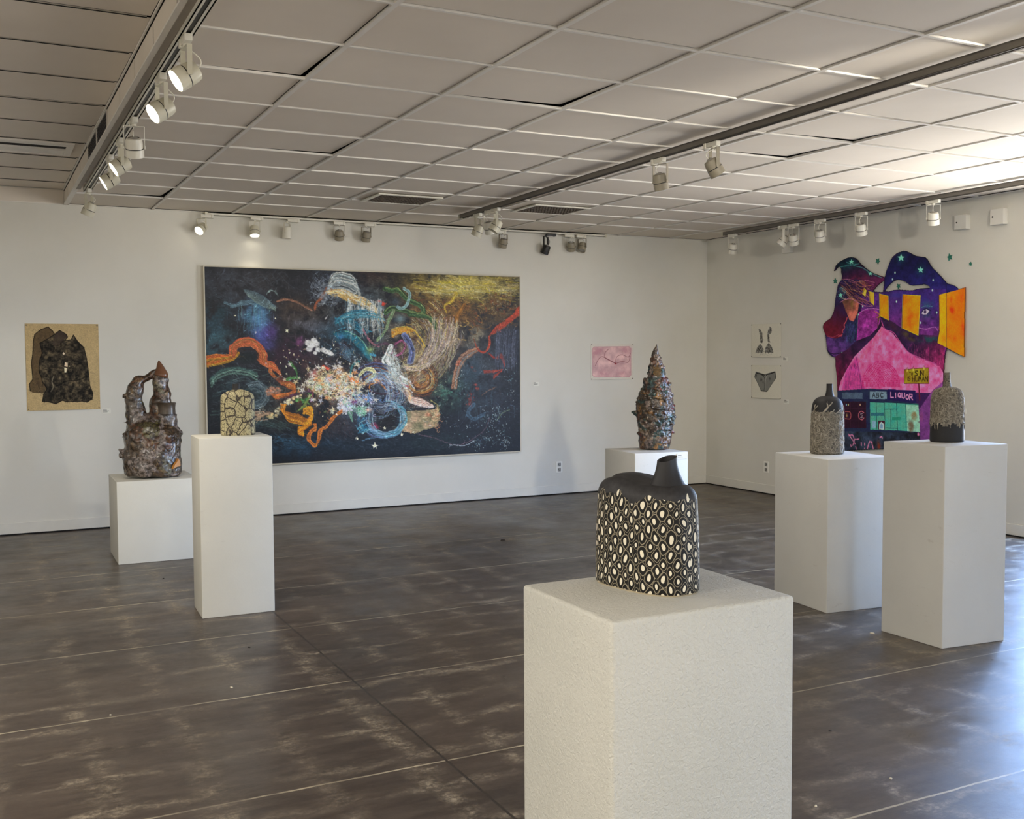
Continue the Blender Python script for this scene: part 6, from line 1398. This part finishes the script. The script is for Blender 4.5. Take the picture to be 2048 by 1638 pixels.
def d_rock(S_):
    S_.grain(.05, 20)
    back = [(160, 1190), (145, 1080), (200, 1005), (178, 750), (200, 600), (208, 400), (230, 300), (330, 225), (440, 185), (510, 250), (540, 300), (600, 420), (420, 600), (420, 1100), (380, 1225), (200, 1212)]
    S_.fill(back, (136, 112, 76), 1, tex=.6, col2=(62, 50, 36), cell=9)
    main = [(350, 1350), (370, 1240), (420, 1150), (350, 1040), (340, 980), (300, 900), (300, 720), (350, 600), (310, 440), (440, 370), (560, 285), (620, 240), (720, 300), (742, 345), (700, 400), (800, 385), (835, 312), (900, 410), (1000, 510), (1040, 680), (1072, 900), (1090, 1100), (1140, 1220), (1128, 1310), (1050, 1362), (960, 1345), (900, 1358), (800, 1352), (740, 1356), (660, 1335), (560, 1388), (440, 1355)]
    S_.fill(main, (34, 30, 26), 1, tex=.7, col2=(84, 74, 56), cell=9)
    S_.fill([(560, 290), (620, 245), (720, 300), (740, 345), (640, 420), (600, 500), (500, 470)], (104, 88, 68), .8, tex=.6, col2=(50, 40, 38), cell=7)
    r = random.Random(3)
    for i in range(520):
        x = r.uniform(320, 1110); y = r.uniform(400, 1340)
        if x > 700+(y-300)*.55 and y < 900: continue
        L = r.uniform(20, 80); a = r.choice([1.5, 1.6, 0.1, 2.6]); S_.stroke([(x, y), (x+L*.5*math.cos(a)+r.uniform(-12, 12), y+L*.5*math.sin(a)), (x+L*math.cos(a), y+L*math.sin(a))], r.uniform(3, 9), r.choice([(18, 16, 14), (12, 10, 9), (116, 102, 78), (84, 76, 60)]), .55, streak=0)
    for i in range(110): x = r.uniform(190, 480); y = r.uniform(220, 1200); S_.stroke([(x, y), (x+r.uniform(-18, 18), y+r.uniform(-40, 40))], 5, r.choice([(30, 24, 20), (148, 122, 84)]), .5 if x < 330 or y < 420 else .2)
    for p in (back, main): S_.stroke_raw(p[:11] if p is back else p+[p[0]], 11, (16, 13, 11), .9)
    S_.stroke([(530, 950), (500, 1040), (520, 1120), (480, 1200)], 12, (150, 140, 116), .8); S_.stroke([(640, 1080), (740, 1030), (900, 1020), (1040, 960)], 12, (10, 9, 8), .8); S_.blob((480, 1260), 90, 80, (10, 9, 8), .8)
    S_.star((684, 606), 24, (246, 230, 200)); S_.fill([(705, 740), (740, 745), (745, 810), (692, 800)], (246, 222, 186)); S_.fill([(690, 825), (735, 828), (722, 900), (695, 900)], (250, 236, 200)); S_.blob((770, 802), 10, 12, (220, 200, 160)); S_.grain(.12, 2)
lz = lambda x, y: bw0(40+x/7.8, 630+y/7.8)
sheet_art('rock_print', 'tan paper print of dark rock-like shapes pinned at the far left of the wall', 'back', lz, [(92, 125), (1240, 148), (1236, 1472), (97, 1494)], (198, 173, 126), 0.0030, d_rock, 0.004)
pz = lambda x, y: bw0(1000+x/3.2758, 560+y/3.2758)
def d_pink(S_):
    c = [(618, 438), (845, 436), (858, 450), (858, 622), (846, 636), (618, 636), (607, 624), (607, 450)]
    S_.fill(c, (222, 176, 180), 1, tex=.12, col2=(232, 196, 194), cell=20); S_.stroke_raw(c+[c[0]], 4, (206, 146, 154), .6)
    for b in ((640, 470), (800, 600), (680, 610), (830, 460)): S_.blob(b, 40, 24, (206, 142, 154), .5, tex=1)
    for p in ([(625, 562), (645, 520), (670, 502), (700, 515), (755, 545)], [(680, 505), (720, 530), (757, 548)], [(684, 500), (690, 475), (710, 455)], [(755, 548), (765, 505), (800, 490), (840, 505), (855, 480)], [(757, 548), (800, 535), (840, 540), (852, 500)]): S_.stroke(p, 3, (132, 66, 72), .85, streak=0)
    S_.blob((756, 548), 7, 6, (150, 44, 50), 1)
sheet_art('pink_print', 'small pink print of looping threads, white margin, right of the large painting', 'back', pz, [(594, 420), (873, 422), (877, 650), (598, 653)], (228, 222, 210), 0.0035, d_pink, 0.004)
rz = lambda x, y: tuple(on_right(1480+x/8.19, 630+y/8.19, RX-0.008)[[1, 2]])
def d_top(S_):
    r = random.Random(8)
    for poly, n_ in (([(300, 222), (330, 235), (365, 290), (372, 350), (382, 420), (375, 460), (340, 455), (335, 380), (318, 300)], 40), ([(485, 185), (518, 220), (512, 290), (480, 320), (492, 440), (462, 440), (450, 330), (455, 260)], 60), ([(262, 620), (290, 530), (345, 470), (385, 520), (400, 615)], 90), ([(432, 615), (430, 540), (475, 450), (530, 520), (565, 620)], 90)):
        S_.fill(poly, (150, 148, 142), .8, tex=.5, col2=(60, 58, 56), cell=6)
        xs = [p[0] for p in poly]; ys = [p[1] for p in poly]; mk = S_.mask(poly)
        for i in range(n_):
            x = r.uniform(min(xs), max(xs)); y = r.uniform(min(ys), max(ys)); ix, iy = [int(k) for k in S_.xy((x, y))]
            if 0 <= ix < S_.nx and 0 <= iy < S_.ny and mk[iy, ix]: S_.stroke([(x, y), (x+r.uniform(-12, 12), y+r.uniform(-25, 25))], 7, r.choice([(18, 18, 18), (20, 20, 20), (200, 198, 190)]), .9, streak=0)
    for i in range(30): S_.blob((r.uniform(320, 540), r.uniform(620, 660)), 5, 4, (90, 88, 84), .5)
def d_bot(S_):
    p = [(258, 930), (400, 975), (570, 925), (588, 1035), (520, 1140), (460, 1250), (360, 1245), (300, 1130), (235, 1015)]
    S_.fill(p, (150, 150, 144), .95, tex=.35, col2=(104, 104, 100), cell=8)
    S_.stroke_raw(p+[p[0]], 7, (40, 40, 38), .8); S_.stroke([(360, 985), (410, 1040), (412, 1150), (408, 1235)], 9, (14, 14, 14), .95, streak=0); S_.stroke([(425, 1235), (420, 1100), (435, 1010), (470, 975)], 6, (220, 218, 208), .9, streak=0)
    for a, b in (((265, 950), (400, 985)), ((430, 985), (570, 935)), ((360, 1240), (455, 1250)), ((570, 930), (586, 1030))): S_.stroke([a, b], 14, (16, 16, 16), .95, streak=0)
    for b in ((260, 985), (375, 1070), (385, 1100), (490, 1040), (350, 1060)): S_.blob(b, 18, 26, (24, 24, 24), .7, tex=1)
sheet_art('garment_print', 'upper of two white prints near the corner, black bikini top', 'right', rz, [(180, 155), (672, 132), (668, 690), (180, 690)], (224, 220, 204), 0.0038, d_top, 0.010)
sheet_art('garment_print', 'lower of two white prints near the corner, grey briefs', 'right', rz, [(180, 818), (668, 826), (672, 1380), (180, 1352)], (224, 220, 204), 0.0038, d_bot, 0.009)

# crumbs and chips on the floor
def chip(u, v, sz, mat, lab, grp, k):
    p = on_plane(u, v, 0.0); rn = random.Random(k); mb = MB()
    n_ = 7; mb.poly([(sz*(0.6+0.5*rn.random())*math.cos(q_*2*math.pi/n_), sz*0.7*(0.6+0.5*rn.random())*math.sin(q_*2*math.pi/n_)) for q_ in range(n_)], 0.0, sz*0.35)
    for v_ in mb.bm.verts:
        if v_.co.z > 0: v_.co.x *= 0.7; v_.co.y *= 0.7
    o = mb.build('floor_crumb', mat); o.location = (p[0], p[1], 0.0); o.rotation_euler = (0, 0, rn.random()*3); tag(o, lab, 'debris', grp)
M_CR = plain('pale_crumb', rgb(206, 196, 172), 0.8); M_CD = plain('dark_chip', rgb(40, 34, 30), 0.7)
for k, (u, v, sz, lab) in enumerate(((1745, 1267, .016, 'pale chip on the floor at the left foot of the rightmost pedestal'), (1782, 1557, .009, 'white crumb on the floor near the bottom right of the photo'),
        (463, 1375, .010, 'pale curl of debris on the floor below the tall narrow pedestal'), (221, 1430, .008, 'small pale crumb on the floor toward the lower left'),
        (1632, 1612, .009, 'pale crumb on the floor beside the lower right edge of the near pedestal'))): chip(u, v, sz, M_CR, lab, None, k)
for k, (u, v, sz, lab) in enumerate(((1006, 1081, .022, 'dark chip on the far floor in front of the large painting'), (1660, 1462, .009, 'dark chip on the floor right of the near pedestal'),
        (498, 1295, .010, 'dark chip on the floor just below the tall narrow pedestal'), (327, 1157, .010, 'dark chip on the floor in front of the low wide pedestal'))): chip(u, v, sz, M_CD, lab, None, k+20)

# ---- title cards, sockets, wall boxes
M_INK = plain('grey_ink', rgb(120, 118, 114), 0.8)
def card(label, wall, u, v, w_=0.075, h_=0.045):
    p = on_back(u, v) if wall == 'back' else on_right(u, v)
    rot = 0 if wall == 'back' else -math.pi/2
    t = thing('title_card', label, 'label', tuple(p), (0, 0, rot), )
    MB().box(-w_/2, w_/2, -0.004, 0, -h_/2, h_/2).build('card', M_SHEET, t)
    m = MB()
    for i, (a, b_, c) in enumerate(((-.42, -.1, .30), (-.42, 0.05, .12), (-.42, .28, -.06), (-.42, .1, -.24))): m.box(a*w_, b_*w_, -0.0046, -0.0041, c*h_, (c+.10)*h_)
    m.build('text_lines', M_INK, t)
card('small white title card beside the tan rock print', 'back', 213, 822); card('small white title card just right of the large painting', 'back', 1072, 768)
card('small white title card beside the bikini top print', 'right', 1571, 718); card('small white title card beside the briefs print', 'right', 1573, 803)
card('small white title card right of the cut-out painting', 'right', 1923, 822, .11)
t = thing('title_card', 'small white title card on the front edge of the pedestal under the spired sculpture', 'label', (5.105, 6.958, 0.715), (0, 0, math.atan2(-0.072, 0.47)))
MB().box(-0.045, 0.045, -0.004, 0, -0.022, 0.022).build('card', M_SHEET, t); MB().box(-.038, -.005, -.0046, -.0041, .004, .010).box(-.038, .01, -.0046, -.0041, -.008, -.004).build('text_lines', M_INK, t)
M_BOXP = plain('painted_wall_box', rgb(222, 219, 210), 0.5, var=0.02)
M_PLATE = plain('white_plastic', rgb(238, 236, 228), 0.35, var=0.02)
M_SOCK = plain('grey_socket_face', rgb(150, 148, 140), 0.45)
def outlet(label, wall, u, v):
    p = on_back(u, v) if wall == 'back' else on_right(u, v)
    t = thing('wall_outlet', label, 'outlet', tuple(p), (0, 0, 0 if wall == 'back' else -math.pi/2))
    MB().box(-0.040, 0.040, -0.007, 0, -0.063, 0.063, 0.003, 2).build('plate', M_PLATE, t)
    for z in (0.028, -0.028):
        s_ = MB().box(-0.020, 0.020, -0.010, -0.006, z-0.019, z+0.019, 0.003, 2).build('socket', M_SOCK, t)
        m = MB().box(-0.010, -0.005, -0.0106, -0.0101, z-0.006, z+0.010).box(0.005, 0.010, -0.0106, -0.0101, z-0.006, z+0.010).box(-0.004, 0.004, -0.0106, -0.0101, z-0.014, z-0.009)
        m.build('slot', M_BLACK, s_)
outlet('double wall outlet low on the painting wall, left of the spired sculpture', 'back', 1118, 934); outlet('double wall outlet low on the right wall below the two garment prints', 'right', 1533, 934)
def wbox(label, u, v, s_):
    p = on_right(u, v)
    t = thing('wall_box', label, 'box', tuple(p), (0, 0, -math.pi/2))
    MB().box(-s_, s_, -0.055, 0, -s_, s_, 0.004, 2).build('cover', M_BOXP, t)
    MB().lathe([(0.007, 0), (0.007, 0.002)], 12, axis=(0, -1, 0), org=(-s_*.6, -0.055, 0.0)).build('screw', M_BLACK, t)
wbox('small square white wall box high up, nearest the room corner', 1579, 495, 0.062); wbox('small square white wall box, middle one of three high on the right wall', 1929, 445, 0.062); wbox('small square white wall box high up, farthest right of the three', 2002, 434, 0.066)
